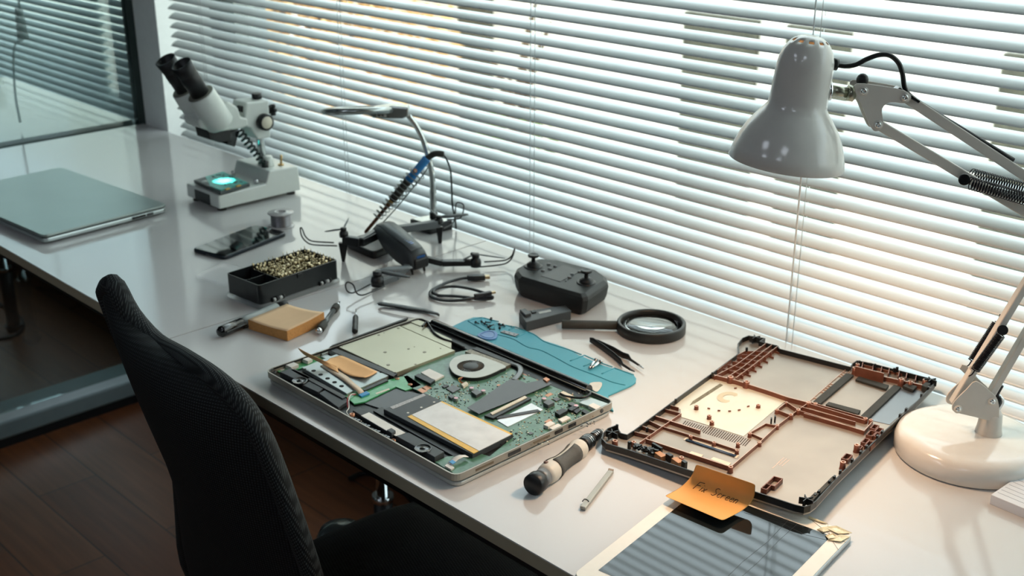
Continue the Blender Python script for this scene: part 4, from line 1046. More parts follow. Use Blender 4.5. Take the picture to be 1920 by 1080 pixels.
# head
hd_ = [S(372, 226, .03), S(376, 240, .03), S(402, 249, .03), S(455, 241, .03), S(466, 236, .03), S(465, 222, .03), S(452, 219, .03), S(447, 202, .03), S(428, 190, .03), S(400, 205, .03)]
head = MB().slab(hd_, (-.06, 0, 0)).build('head_body', M_mic, mic, bevel=.004)
dn, upp = S(414, 234, .029), S(376, 176, .029)
ax = (upp-dn).normalized(); hl0 = (upp-dn).length
for s_ in (0, 1):
    o_ = V((-.058*s_, 0, 0)); d0 = dn+o_
    ph_ = MB().lathe(d0, ax, [(.0001, 0), (.024, 0), (.0275, .004), (.0280, hl0*.5), (.0270, hl0-.002), (.0262, hl0), (.0001, hl0)], 40).build('prism_housing', M_mic, head)
    b0 = d0+ax*hl0
    MB().lathe(b0, ax, [(.0255, .0002), (.0240, .0008), (.0001, .0008)], 32).build('collar_face', mat('collar_grey', '#8c8c80', .4, .4), ph_)
    l = (S(342, 118, .029)-upp).length
    MB().lathe(b0+ax*.0008, ax, [(.0001, 0), (.0175, 0), (.0175, l*.35), (.0183, l*.37), (.0183, l*.58), (.0175, l*.60), (.0180, l*.66), (.0202, l), (.0180, l), (.0150, l-.012), (.0001, l-.012)], 30).build('eyepiece', M_blackp, ph_)
# lamp box and lens below the head
bx = [S(389, 243, .024), S(393, 262, .024), S(413, 268, .024), S(434, 264, .024), S(434, 245, .024)]
MB().slab(bx, (-.048, 0, 0)).build('illuminator', M_blackp, mic, bevel=.002)
MB().slab([S(434, 244, .014), S(424, 271, .014), S(441, 276, .014), S(446, 258, .014), S(452, 243, .014)], (-.028, 0, 0)).build('objective_mount', M_blackg, mic, bevel=.002)
# coiled lead
A = S(448, 246, .015); Bp = S(500, 312, .03); Bp = V((Bp.x, pa.y-.012, TZ+.064))
cp = coil(A, Bp, .0075, .0055, 9, .003, n=12); 
MB().tube(cp, .0024, 7).build('coiled_lead', mat('lead_dark_teal', '#1e2d2d', .35), mic)
MB().cyl(Bp-V((0, 0, .008)), Bp+V((0, 0, .008)), .007, n=14).build('lead_plug', M_blackp, mic)
MB().lathe((XS+.018, pa.y+.001, TZ+.057), (0, 0, 1), [(.015, 0), (.013, .016), (.010, .022), (.0001, .022)], 20).build('pole_socket', M_mic, mic)
sw = V((XS+.035, pa.y+.022, TZ+.058)); t_ = MB().cyl(sw, sw+V((0, 0, .004)), .006, n=12).cyl(sw, sw+V((.0, .002, .022)), .0018, .0026, 10).build('toggle_switch', mat('brass', '#b79a63', .3, .8), mic)
for x in (XS-.04, XS+.045): MB().cyl((x, n0.y-.012, TZ+.036), (x, n0.y-.012, TZ+.045), .004, n=12).build('stage_clip_post', M_chrome, mic)
# hard drive on the stage
hq = [P(363, 336, .0445), P(418, 320, .0445), P(468, 342, .0445), P(413, 358, .0445)]
cc = sum(hq, V((0, 0, 0)))/4; cc.z = TZ+.0362
hdd = thing('bare_hard_drive', cc, 'small bare hard drive glowing teal on the microscope stage', 'hard drive')
MB().slab([V((p.x, p.y, TZ+.0362)) for p in hq], (0, 0, .0068)).build('drive_case', mat('drive_case_metal', '#4a5152', .35, .6), hdd, bevel=.0008)
qi = [cc.lerp(p, .93) for p in hq]; ptop = TZ+.0430
MB().slab([V((p.x, p.y, ptop)) for p in (qi[0].lerp(qi[1], .35), qi[1], qi[2], qi[3].lerp(qi[2], .02), qi[0].lerp(qi[3], .6))], (0, 0, .0012)).build('drive_board', mat('board_teal', '#2fa79c', .35, var=.25, nscale=120, coat=.3), hdd)
e = MB(); rnd = random.Random(3)
for i in range(30):
    a_, b__ = rnd.uniform(.35, .95), rnd.uniform(.1, .9); p = (qi[0].lerp(qi[1], a_)).lerp(qi[3].lerp(qi[2], a_), b__); e.box((p.x, p.y, ptop+.0016), (rnd.uniform(.001, .006), rnd.uniform(.001, .004), .001))
e.build('drive_chips', M_chip, hdd)
p = qi[0].lerp(qi[1], .12).lerp(qi[3], .1); MB().lathe((cc.x-.02, cc.y-.022, ptop), (0, 0, 1), [(.0001, .0006), (.009, .0006), (.010, 0)], 24).build('spindle_cap', M_zinc, hdd)
e = MB()
for t in (.25, .62): p = hq[3].lerp(hq[2], t); e.box((p.x-.001, p.y, ptop+.0012), (.010, .005, .002), math.atan2((hq[2]-hq[3]).y, (hq[2]-hq[3]).x))
e.split('gold_contact', M_gold, hdd)
ld = bpy.data.lights.new('stage_light', 'SPOT'); ld.energy = 8; ld.color = (.78, 1.0, .97); ld.spot_size = R(34); ld.spot_blend = .9; ld.shadow_soft_size = .006
lo = bpy.data.objects.new('stage_light', ld); col.objects.link(lo)
src = S(416, 272); lo.location = src; tgt = V((cc.x+.003, cc.y+.004, ptop)); lo.rotation_euler = (tgt-src).to_track_quat('-Z', 'Y').to_euler()

# ================================================================ closed laptop
HL = .0185
a, b_, c_ = P(81, 442, HL), P(314, 383, HL), P(148, 306, HL)
FK = Frame(a, b_-a, HL); KA = (b_-a).length; KB = (c_-b_).length
cl = thing('closed_laptop', FK.w(KA/2, KB/2, 0), 'closed silver laptop lying at the left end of the white desk', 'laptop')
def ko(i, h, r=.012): return rrect(FK.w(i, i, h), FK.w(KA-i, i, h), FK.w(KA-i, KB-i, h), FK.w(i, KB-i, h), r)
M_lid = mat('lid_silver', '#8d9794', .34, .75, var=.03, nscale=12)
MB().slab(ko(0, .0135), (0, 0, .005)).build('lid', M_lid, cl, bevel=.0012)
MB().slab(ko(.002, .0118), (0, 0, .0018)).build('lid_gap', M_blackp, cl)
MB().slab(ko(.0005, .003), (0, 0, .009)).build('base_shell', mat('laptop_base_silver', '#b4bdbd', .3, .7, var=.02), cl, bevel=.0025)
# ports on the side facing the camera (y = 0 side in the frame)
e = MB(); ang = math.atan2(FK.u.y, FK.u.x)
for (x, w_) in ((233, .003), (240, .015), (262, .014), (286, .014)):
    u, v = FK.l(x, 403, .008); e.box(FK.w(min(u, KA-.01)+.0, .0003, .0080), (w_, .0012, .0048), ang)
e.split('side_port', M_blackg, cl)
for t in (.1, .9):
    for t2 in (.1, .9): p = FK.w(KA*t, KB*t2, 0); MB().cyl(p, p+V((0, 0, .0035)), .007, n=14).build('rubber_foot', M_rub, cl)

# ================================================================ smartphone
HP = .0085
a, b_, c_, d_ = P(359, 465, HP), P(430, 479, HP), P(530, 434, HP), P(478, 419, HP)
FP = Frame(a, (b_-a)+(c_-d_)); u1, v1 = FP.l(430, 479, HP); u2, v2 = FP.l(530, 434, HP); u3, v3 = FP.l(478, 419, HP)
PW = (u1+u2-u3)/2+.0; PW = max(.072, (u1+(u2-u3))/2); PL = (v2+v3)/2
ph = thing('smartphone', FP.w(PW/2, PL/2, 0), 'black glossy smartphone lying between the microscope and the bit box', 'phone')
def po2(i, h, r): return rrect(FP.w(i, i, h), FP.w(PW-i, i, h), FP.w(PW-i, PL-i, h), FP.w(i, PL-i, h), r)
MB().slab(po2(0, .0005, .011), (0, 0, .0075)).build('phone_body', mat('phone_blue_black', '#1d262e', .3, .4), ph, bevel=.0022)
MB().slab(po2(.0018, .0078, .010), (0, 0, .0006)).build('phone_glass', mat('phone_glass_black', '#0a0d0f', .04, coat=1, coat_r=.02), ph, bevel=.0003)
MB().slab(po2(.0045, .0083, .006), (0, 0, .0002)).build('phone_screen', mat('phone_screen_black', '#101416', .05, coat=1, coat_r=.03), ph)
MB().box(FP.w(PW/2, .0, .004), (.010, .0012, .003), math.atan2(FP.u.y, FP.u.x)).build('charge_port', M_blackg, ph)

# ================================================================ solder spool
sc0 = P(528, 424, 0); 
spl = thing('solder_spool', sc0, 'small clear-flanged spool of solder wire behind the smartphone', 'spool')
M_clear = mat('spool_clear', '#dedede', .15, trans=.35, ior=1.4, var=.02)
MB().lathe(sc0, (0, 0, 1), [(.0001, 0), (.0235, 0), (.0245, .001), (.0235, .0022), (.0001, .0022)], 36).build('lower_flange', M_clear, spl)
MB().lathe(sc0+V((0, 0, .0255)), (0, 0, 1), [(.009, 0), (.0235, 0), (.0245, .001), (.0235, .0022), (.0135, .0022), (.0125, .0035), (.0095, .0035), (.009, .0018), (.0085, -.004), (.0001, -.004)], 36).build('upper_flange', M_clear, spl)
w_ = MB()
for i in range(11): w_.lathe(sc0+V((0, 0, .0032+i*.0021)), (0, 0, 1), [(.0185, -.001), (.0195, 0), (.0185, .001)], 32)
w_.build('solder_wire', mat('solder_grey', '#8f8f93', .3, .8, var=.15, nscale=500), spl)
# ================================================================ foldable drone
M_dr = mat('drone_shell_charcoal', '#363b3d', .45, var=.06); M_drl = mat('drone_shell_grey', '#5b6265', .42, var=.05); M_drk = mat('drone_black', '#15181a', .42)
drone = thing('drone', (-1.515, 1.205, TZ), 'black folding quadcopter drone with wire propeller guards, standing on the desk', 'drone')
# body, lofted along its length: (x, y centre, half width bottom, half width top, z bottom, z top)
secs = [(-1.452, 1.193, .0170, .0135, .010, .034), (-1.462, 1.1935, .0205, .0165, .009, .040), (-1.480, 1.196, .0215, .0185, .009, .045), (-1.510, 1.201, .0215, .0205, .011, .050), (-1.545, 1.209, .0215, .0225, .017, .053), (-1.572, 1.217, .020, .0225, .026, .053), (-1.590, 1.222, .017, .0205, .034, .050), (-1.598, 1.224, .012, .015, .038, .046)]
rows = []
for x, y, wb, wt, z0, z1 in secs:
    zm = z0+(z1-z0)*.55
    rows.append([V((x, y+a, TZ+b_)) for a, b_ in ((-wb*.8, z0), (-wb, z0+.005), (-(wt+.003), zm), (-wt, z1-.004), (-wt*.72, z1), (0, z1+.0015), (wt*.72, z1), (wt, z1-.004), (wt+.003, zm), (wb, z0+.005), (wb*.8, z0), (-wb*.8, z0))])
bd = MB().grid(rows); bd.add(rows[0][:-1], [tuple(range(11))]); bd.add(rows[-1][:-1], [tuple(range(10, -1, -1))])
body = bd.build('body', M_dr, drone)
tp_ = [[r[k]+V((0, 0, .0008)) for k in range(4, 7)] for r in rows[1:-1]]
MB().grid(tp_).build('battery_hatch', M_drl, body, solid=.0008)
nz = MB().box((-1.4535, 1.193, TZ+.020), (.010, .030, .018)).build('nose', M_drk, body, bevel=.003)
for y in (1.180, 1.206): MB().cyl((-1.459, y, TZ), (-1.462, y, TZ+.013), .0016, .0034, 10).build('landing_foot', M_drk, body)
lg = MB(); 
for k in range(4): lg.box((-1.478-.006*k, 1.196+.0004*k, TZ+.0474+.0007*k), (.0035, .0075, .0004), .15)
lg.build('top_marking', mat('decal_blue_white', '#8fa8d8', .5), body)
lg = MB()
for k in range(5): lg.box((-1.4512, 1.186+.0035*k, TZ+.031), (.0006, .0026, .0036+.0006*(k % 2)))
lg.build('nose_lettering', mat('decal_blue', '#2c5f9e', .5), body)
def motor(c, h, r=.0075, par=None):
    m_ = MB().lathe(c, (0, 0, 1), [(.0001, 0), (r, 0), (r*1.05, h*.35), (r*.9, h*.6), (r*.62, h*.64), (r*.62, h*.72), (r*.7, h*.72), (r*.7, h), (.0001, h)], 20)
    return m_.build('motor', M_drk, par or drone)
def blade(c, ang, l, tilt, m, w=.0075, par=None):
    d = V((math.cos(ang)*math.cos(tilt), math.sin(ang)*math.cos(tilt), math.sin(tilt))); n_ = V((-math.sin(ang), math.cos(ang), .35)).normalized()
    pts = []
    rows = [[c+d*l*t-n_*w*a*.5, c+d*l*t+n_*w*a*.5] for t, a in ((0, .5), (.12, .8), (.3, 1.15), (.6, 1.0), (.85, .75), (1, .45))]
    return MB().grid(rows).build('propeller_blade', m, par or drone, solid=.0009)
def arm(pts, w, h, m=M_dr, name='arm'):
    e = MB(); p = [V(q) for q in pts]
    for i in range(len(p)-1):
        d = (p[i+1]-p[i]); n_ = V((-d.y, d.x, 0)).normalized()*w/2; z = V((0, 0, h/2))
        e.slab([p[i]-n_-z, p[i+1]-n_-z, p[i+1]+n_-z, p[i]+n_-z], z*2)
    return e.build(name, m, drone, bevel=.001)
def guard(pts, r=.0013): return MB().tube(bez([P(x, y, h) for x, y, h in pts], 6), r, 7).build('propeller_guard', M_drk, drone)
def angle(a, b_): return math.atan2(b_.y-a.y, b_.x-a.x)
# rear-left: tall leg
t1 = P(643, 491, 0); leg = MB().slab([PD(634, 456, t1), PD(653, 456, t1), PD(646, 491, t1), PD(641, 491, t1)], HF*.008).build('landing_leg', M_drk, drone, bevel=.001)
m1 = PD(645, 448, t1); arm([m1+V((0, 0, -.002)), V((m1.x+.03, m1.y+.012, m1.z-.002)), V((-1.585, 1.215, TZ+.036))], .014, .013, M_drk)
arm([m1+V((.002, 0, .0055)), V((m1.x+.03, m1.y+.012, m1.z+.0055)), V((-1.590, 1.214, TZ+.0435))], .010, .002, M_drl, 'arm_cover')
motor(m1+V((0, 0, .004)), .016); mt = m1+V((0, 0, .018))
blade(mt, angle(m1, P(619, 453, .030)), .046, -.30, M_drl, .013); blade(mt, angle(m1, P(662, 424, .040)), .045, .12, M_drl, .003)
guard([(632, 461, .026), (588, 459, .026), (574, 453, .027), (566, 443, .033), (563, 430, .043), (565, 427, .045), (568, 432, .042), (572, 442, .034), (580, 450, .029), (592, 453, .028), (626, 455, .028)])
# rear-right: tall leg
t2 = P(824, 457, 0); MB().slab([PD(817, 426, t2), PD(830, 426, t2), PD(828, 457, t2), PD(822, 457, t2)], HF*.008).build('landing_leg', M_drk, drone, bevel=.001)
m2 = PD(823, 418, t2); arm([m2+V((0, 0, -.001)), V((-1.575, 1.235, TZ+.038))], .013, .013, M_drl)
motor(m2+V((0, 0, -.001)), .014); mt = m2+V((0, 0, .011))
blade(mt, angle(m2, P(869, 416, .036)), .055, -.02, M_dr, .009); blade(mt, angle(m2, P(789, 395, .040)), .05, .10, M_drl, .004)
guard([(830, 429, .027), (848, 420, .027), (853, 405, .036), (854, 390, .048), (856, 381, .055), (862, 380, .056), (869, 384, .054), (869, 394, .046), (866, 404, .038), (860, 410, .032), (838, 412, .031)])
# front-right
m3 = P(892, 496, .009); arm([V((-1.462, 1.215, TZ+.018)), P(829, 493, .012), P(884, 492, .012)], .011, .010, M_drk)
arm([P(829, 489, .0185), P(871, 489, .0185)], .011, .002, M_drl, 'arm_cover')
motor(m3+V((0, 0, -.003)), .022, .009); mt = P(890, 476, .026)
blade(mt, angle(mt, P(874, 495, .010)), .028, -.35, M_drl, .016); blade(mt, angle(mt, P(938, 490, .014)), .052, -.12, M_drl, .003); MB().box(mt, (.014, .006, .004), .5).build('blade_clamp', M_drk, drone, bevel=.001)
guard([(885, 500, .008), (905, 500, .008), (940, 496, .009), (953, 491, .011), (960, 483, .017), (964, 472, .026), (965, 466, .031), (963, 472, .027), (960, 479, .020), (952, 486, .013), (940, 489, .010), (908, 491, .010)])
# front-left
m4 = P(708, 531, .008); arm([V((-1.462, 1.172, TZ+.016)), P(742, 520, .010), P(716, 530, .010)], .010, .009, M_drl)
motor(m4+V((0, 0, -.004)), .024, .0105); mt = P(709, 508, .025)
blade(mt, angle(mt, P(761, 504, .022)), .058, -.03, M_drl, .012); blade(mt, angle(mt, P(766, 521, .018)), .055, -.10, M_dr, .009); MB().cyl(mt-V((0, 0, .003)), mt+V((0, 0, .002)), .0045, n=16).build('blade_hub', M_drl, drone)
guard([(721, 537, .008), (700, 546, .009), (682, 553, .009), (672, 552, .011), (667, 546, .016), (664, 537, .022), (660, 532, .025), (652, 529, .025), (648, 534, .022), (650, 544, .015), (657, 549, .011), (667, 547, .009), (694, 533, .009)])

# ================================================================ soldering iron in its coil stand
ib = P(690, 448, 0)
IS = ib
def I_(x, y, off=0.0): return PD(x, y, P(690, 448, .0), off)
stand = thing('soldering_iron_stand', P(692, 458, 0), 'black soldering iron stand with a wire coil cone, behind the drone', 'stand')
out = rrect(P(646, 452, .012), P(700, 476, .012), P(742, 460, .012), P(690, 438, .012), .012)
MB().slab([V((p.x, p.y, TZ+.0005)) for p in out], (0, 0, .014)).build('stand_base', M_drk, stand, bevel=.003)
tip, hnd = I_(684, 437), I_(803, 294)
adir = (hnd-tip).normalized(); Ln = (hnd-tip).length
c0, c1 = I_(706, 408), I_(784, 322)
up_ = I_(690, 437); 
M_wire = mat('steel_wire', '#7d8582', .3, .6)
cm_ = MB().tube(coil(c0, c1, .0085, .0150, 13, .0009, n=16, u=HF), 0.0011, 5)
cm_.build('coil', M_wire, stand)
e0 = I_(716, 441); MB().tube(bez([I_(706, 436), I_(712, 424), I_(750, 382), I_(800, 318), I_(793, 312)], 6), .0011, 6).build('coil_support', M_wire, stand)
iron = thing('soldering_iron', tip, 'blue-handled soldering iron resting in the wire coil stand', 'soldering iron')
def il(f): return tip+adir*Ln*f
MB().lathe(tip, adir, [(.0001, 0), (.0022, .001), (.0032, .004), (.0034, Ln*.36), (.0045, Ln*.36), (.0045, Ln*.40), (.0001, Ln*.40)], 18).build('barrel', mat('barrel_brown', '#6e4a38', .4, .7, var=.2, nscale=60), iron)
MB().lathe(tip, adir, [(.0001, Ln*.385), (.0050, Ln*.385), (.0050, Ln*.44), (.0001, Ln*.44)], 18).build('heat_collar', mat('brass_dark', '#8d7547', .35, .8), iron)
rg = MB(); pr = [(.0001, Ln*.43)]
for i in range(9): t = .44+.028*i; pr += [(.0078, Ln*t), (.0078, Ln*(t+.014)), (.0066, Ln*(t+.016)), (.0066, Ln*(t+.027))]
rg.lathe(tip, adir, pr+[(.0001, Ln*.70)], 20); rg.build('grip', M_rub, iron)
MB().lathe(tip, adir, [(.0001, Ln*.69), (.0088, Ln*.69), (.0080, Ln*.74), (.0072, Ln*.80), (.0078, Ln*.97), (.0066, Ln*.985), (.0001, Ln*.985)], 24).build('handle', mat('handle_blue', '#2f7fc0', .35), iron)
dl = I_(779, 318)-HF*.0075; MB().lathe(dl, -HF, [(.0001, .0015), (.0035, .0015), (.0036, -.001)], 18).build('temperature_dial', mat('dial_orange', '#c98a55', .4), iron)
MB().lathe(dl-HF*.0016, -HF, [(.0016, 0), (.0001, .0003)], 12).build('dial_centre', M_offwhite, iron)
MB().tube(bez([il(.97), I_(808, 292), I_(818, 288), I_(833, 289)], 5), [.0062]+[.0055]*14+[.0040], 12).build('strain_relief', M_rub, iron)
e = P(855, 429, .003)
def E_(x, y): return PD(x, y, e)
MB().tube(bez([I_(831, 289), PD(838, 300, (I_(831, 289)+e)/2), E_(845, 322), E_(847, 355), E_(848, 382), E_(851, 400), E_(854, 415), e], 7), .0017, 7).build('iron_cord', mat('cord_dark_green', '#1c2b2a', .4), iron)

# ================================================================ folding LED magnifier lamp
mb0 = P(812, 411, .020)
mb0.z = TZ
def G_(x, y, off=0.0): return PD(x, y, mb0, off)
mg = thing('magnifier_lamp', mb0, 'silver LED magnifying lamp with a curved stem behind the drone', 'lamp')
M_gs = mat('magnifier_silver', '#a9afae', .22, .8, var=.03)
bp_ = [P(767, 409, .020), P(806, 421, .020), P(850, 411, .020), P(812, 400, .020)]
MB().slab(rrect(*[V((p.x, p.y, TZ+.0005)) for p in bp_], .006), (0, 0, .0175)).build('clip_base', M_drk, mg, bevel=.001)
MB().slab(rrect(*[V((p.x, p.y, TZ+.018)).lerp(V((mb0.x, mb0.y, TZ+.018)), .12) for p in bp_], .005), (0, 0, .0012)).build('base_top', M_gs, mg, bevel=.0004)
path = bez([G_(813, 408), G_(812, 370), G_(810, 330), G_(803, 295), G_(793, 262), G_(780, 236), G_(766, 217)], 7)
MB().tube(path, [.0062]*10+[.0052]*(len(path)-10), 12).build('stem', mat('stem_chrome', '#c2c8c8', .15, .9), mg)
MB().cyl(G_(813, 410), G_(813, 398), .0075, n=16).build('stem_socket', M_drk, mg)
h0, h1 = G_(603, 205), G_(762, 203); hc = G_(672, 207); hr = (G_(603, 207)-G_(742, 207)).length/2
vr_ = ray(672, 207).normalized(); tilt = (V((0, 0, 1))-vr_*vr_.z*.90).normalized()
MB().lathe(hc, tilt, [(hr*.74, -.005), (hr*.95, -.006), (hr, -.001), (hr*.98, .004), (hr*.82, .0068), (hr*.74, .006), (hr*.74, -.005)], 48).build('lens_frame', M_gs, mg)
MB().lathe(hc, tilt, [(.0001, .003), (hr*.5, .002), (hr*.75, .0005), (hr*.5, -.002), (.0001, -.003)], 40).build('lens', mat('lens_glass', '#eef4f2', .02, trans=1.0, ior=1.15, var=0), mg)
hs = [G_(684, 213, -.014), G_(700, 222, -.014), G_(755, 223, -.014), G_(766, 219, -.014), G_(766, 202, -.014), G_(735, 199, -.014), G_(700, 204, -.014)]
MB().slab(hs, HF*.028).build('switch_housing', M_gs, mg, bevel=.003)
MB().slab([G_(706, 214, -.0155), G_(706, 219, -.0155), G_(724, 219, -.0155), G_(724, 214, -.0155)], HF*.003).build('led_switch', M_offwhite, mg, bevel=.0005)
for x in (711, 718): MB().sphere(G_(x, 216.5, -.016), .0018, 10).build('switch_dot', M_drk, mg)

# ================================================================ drone controller
ctl = thing('drone_controller', P(1055, 535, 0), 'black two-stick remote controller in front of the blind', 'remote control')
CH = .036
M_ct = mat('controller_black', '#1f2324', .5, var=.05)
lo_px = [(968, 541, 0.006), (1088, 577, .006), (1112, 570, .006), (1140, 556, .006), (1142, 548, .006), (1030, 512, .006), (985, 517, .006), (967, 524, .006)]
oc = [P(x, y, CH) for x, y in ((964, 509), (972, 519), (1040, 540), (1093, 555), (1103, 553), (1141, 527), (1139, 517), (1121, 505), (1047, 486), (1012, 483), (987, 489), (968, 500))]
cen = sum(oc, V((0, 0, 0)))/len(oc)
def lvl(s_, h): return [V((cen.x+(p.x-cen.x)*s_, cen.y+(p.y-cen.y)*s_, TZ+h)) for p in oc]
rows = [lvl(.86, .0005), lvl(.93, .004), lvl(.97, .012), lvl(1.0, .027), lvl(.985, .032), lvl(.90, .0365)]
rows = [r+[r[0]] for r in rows]
cb_ = MB().grid(rows, False); cb_.add(rows[0][:-1], [tuple(range(11, -1, -1))]); cb_.add(rows[-1][:-1], [tuple(range(12))])
cbo = cb_.build('controller_body', M_ct, ctl, bevel=.0012)
CT = .0366
ang = angle(P(1000, 500, CT), P(1099, 531, CT))
MB().slab([P(x, y, CT+.0004) for x, y in ((1056, 497), (1014, 517), (1050, 528), (1090, 508))], (0, 0, -.0012)).build('centre_panel', M_drk, cbo, bevel=.0003)
for x, y in ((1000, 500), (1099, 530)):
    c_ = P(x, y, CT); sk = MB().lathe(c_, (0, 0, 1), [(.0150, -.001), (.0150, .0012), (.0125, .0016), (.0115, .0010), (.0105, .0050), (.0060, .0085), (.0001, .0095)], 30).build('stick_dome', M_drk, cbo)
    MB().lathe(c_+V((0, 0, .008)), (0, 0, 1), [(.0036, 0), (.0030, .006), (.0050, .0085), (.0088, .0095), (.0090, .0125), (.0075, .0132), (.0055, .0125), (.0001, .0122)], 26).build('stick_cap', M_drk, sk)
for x, y in ((1029, 495), (1041, 499), (1031, 503.5), (1018, 507), (1073, 514), (1087, 509), (1068, 520)):
    c_ = P(x, y, CT+.001); MB().lathe(c_-V((0, 0, .001)), (0, 0, 1), [(.0032, 0), (.0030, .0018), (.0001, .0022)], 14, sx=.8).build('button', M_drl, cbo)
for x, y in ((1065, 524), (1061, 527), (1058, 524)): MB().sphere(P(x, y, CT+.0005), .0008, 8).build('indicator', M_drl, cbo)
for q in (((967, 513), (975, 517), .028), ((1066, 547), (1092, 555), .028)):
    a, b_ = P(*q[0], .030), P(*q[1], .030); d = (b_-a); nrm = V((d.y, -d.x, 0)).normalized()
    m_ = (a+b_)/2+nrm*.001; MB().box((m_.x, m_.y, TZ+.022), (d.length*1.0, .004, .012), math.atan2(d.y, d.x)).build('shoulder_button', M_drk, cbo, bevel=.0012)

# ================================================================ drone battery module
bm_ = thing('drone_battery', P(1020, 592, 0), 'small black drone battery pack lying in front of the controller', 'battery')
BH = .016
q = [P(973, 585, BH), P(986, 604, BH), P(1071, 582, BH), P(1060, 572, BH)]
MB().slab([V((p.x, p.y, TZ+.0005)) for p in q], (0, 0, BH-.0005)).build('pack', M_dr, bm_, bevel=.001)
MB().slab([P(974, 580, BH+.004), P(985, 590, BH+.004), P(996, 587, BH+.004), P(985, 578, BH+.004)], (0, 0, -.008)).build('latch_block', M_dr, bm_, bevel=.001)
MB().slab([P(1009, 585, BH+.0003), P(1012, 588.5, BH+.0003), P(1034, 584, BH+.0003), P(1031, 580.5, BH+.0003)], (0, 0, -.002)).build('slot', M_blackg, bm_)
MB().slab([P(995, 582, BH+.002), P(998, 586, BH+.002), P(1006, 584, BH+.002), P(1003, 580, BH+.002)], (0, 0, -.003)).build('latch_tab', M_drk, bm_, bevel=.0005)
a, b_ = P(1000, 603, .008), P(1068, 586, .008); MB().tube([a+V((0, 0, .001)), b_+V((0, 0, .001))], .0006, 4).build('pack_seam', M_blackg, bm_)
# ================================================================ bit box
BTZ = .040
a, b_, c_, d_ = P(423, 513, BTZ), P(485, 536, BTZ), P(633, 487, BTZ), P(567, 467, BTZ)
FB = Frame(b_, (c_-b_), BTZ)      # u: along the long side away to the right; v: to the back
BL_ = (c_-b_).length; BW_ = ((a-b_).length+(d_-c_).length)/2
box = thing('bit_box', FB.w(BL_/2, BW_/2, 0), 'open black plastic case full of small screwdriver bits on its clear lid', 'tool case')
M_bx = mat('case_black', '#15191b', .28, var=.12, nscale=15)
M_cl = mat('clear_lid', '#cfd8da', .12, trans=.55, ior=1.3, var=.02, alpha=.55)
def fo3(i, h, r=.006, x0=0.0, x1=None): x1 = BL_ if x1 is None else x1; return rrect(FB.w(x0+i, i, h), FB.w(x1-i, i, h), FB.w(x1-i, BW_-i, h), FB.w(x0+i, BW_-i, h), r)
lidl = MB().slab(fo3(-.003, .0005, .008), (0, 0, .007)).build('clear_lid', M_cl, box, bevel=.0015)
# shell: outer walls with a floor
sh_ = MB(); o0 = fo3(0, .008); o1 = fo3(.0018, .008, .0045)
z1 = V((0, 0, BTZ-.008)); cl_ = lambda r: r+[r[0]]
sh_.grid([cl_(o0), [p+z1 for p in cl_(o0)], [p+z1 for p in cl_(o1)], cl_(o1)], False); sh_.add([p+V((0, 0, .001)) for p in o1], [tuple(range(len(o1)))]); sh_.add(o0, [tuple(range(len(o0)-1, -1, -1))])
sh_.build('case', M_bx, box)
DX = BL_*.285
dv = MB()
def wl(mb, a0, b0, a1, b1, h0, h1, th=.0014):
    p, q = FB.w(a0, b0, h0), FB.w(a1, b1, h0); n_ = (q-p).cross(V((0, 0, 1))).normalized()*th/2
    mb.slab([p-n_, q-n_, q+n_, p+n_], (0, 0, h1-h0))
wl(dv, DX, .002, DX, BW_-.002, .008, BTZ-.003)
wl(dv, .002, BW_*.60, .012, BW_*.52, .008, BTZ-.004); wl(dv, .012, BW_*.52, DX-.012, BW_*.52, .008, BTZ-.004); wl(dv, DX-.012, BW_*.52, DX, BW_*.52, .008, BTZ-.004)
dv.build('divider', M_bx, box)
MB().slab([FB.w(DX+.001, .002, .018), FB.w(BL_-.002, .002, .018), FB.w(BL_-.002, BW_-.002, .018), FB.w(DX+.001, BW_-.002, .018)], (0, 0, .004)).build('bit_holder', mat('holder_black', '#0f1213', .6), box)
for f in (.16, .24, .76, .84):
    p = FB.w(BL_*f, -.0015, .010); MB().tube([p-FB.u*.003, p+FB.u*.003], .0028, 10).build('hinge_knuckle', mat('hinge_grey', '#a9adad', .35), box)
for f in (.145, .20, .28, .745, .80, .88):
    p = FB.w(BL_*f, -.001, .010); MB().tube([p-FB.u*.0015, p+FB.u*.0015], .0036, 10).build('hinge_lug', M_bx, box)
MB().box(FB.w(BL_*.5, -.0008, BTZ-.005), (.010, .002, .007), math.atan2(FB.u.y, FB.u.x)).build('latch', M_bx, box, bevel=.0006)
cp_ = FB.w(DX*.48, BW_*.24, .0235); pk = MB().lathe(cp_, (0, 0, 1), [(.0001, 0), (.0085, 0), (.0085, .003), (.0001, .003)], 24); 
o = pk.build('suction_disc', mat('disc_white', '#c9ccc6', .4), None, origin=cp_)
tag(o, 'round white disc lying in the front compartment of the bit box', 'disc')
MB().lathe(cp_+V((0, 0, -.0155)), (0, 0, 1), [(.006, 0), (.006, .0155)], 16).build('disc_stem', MATS['disc_white'], o)
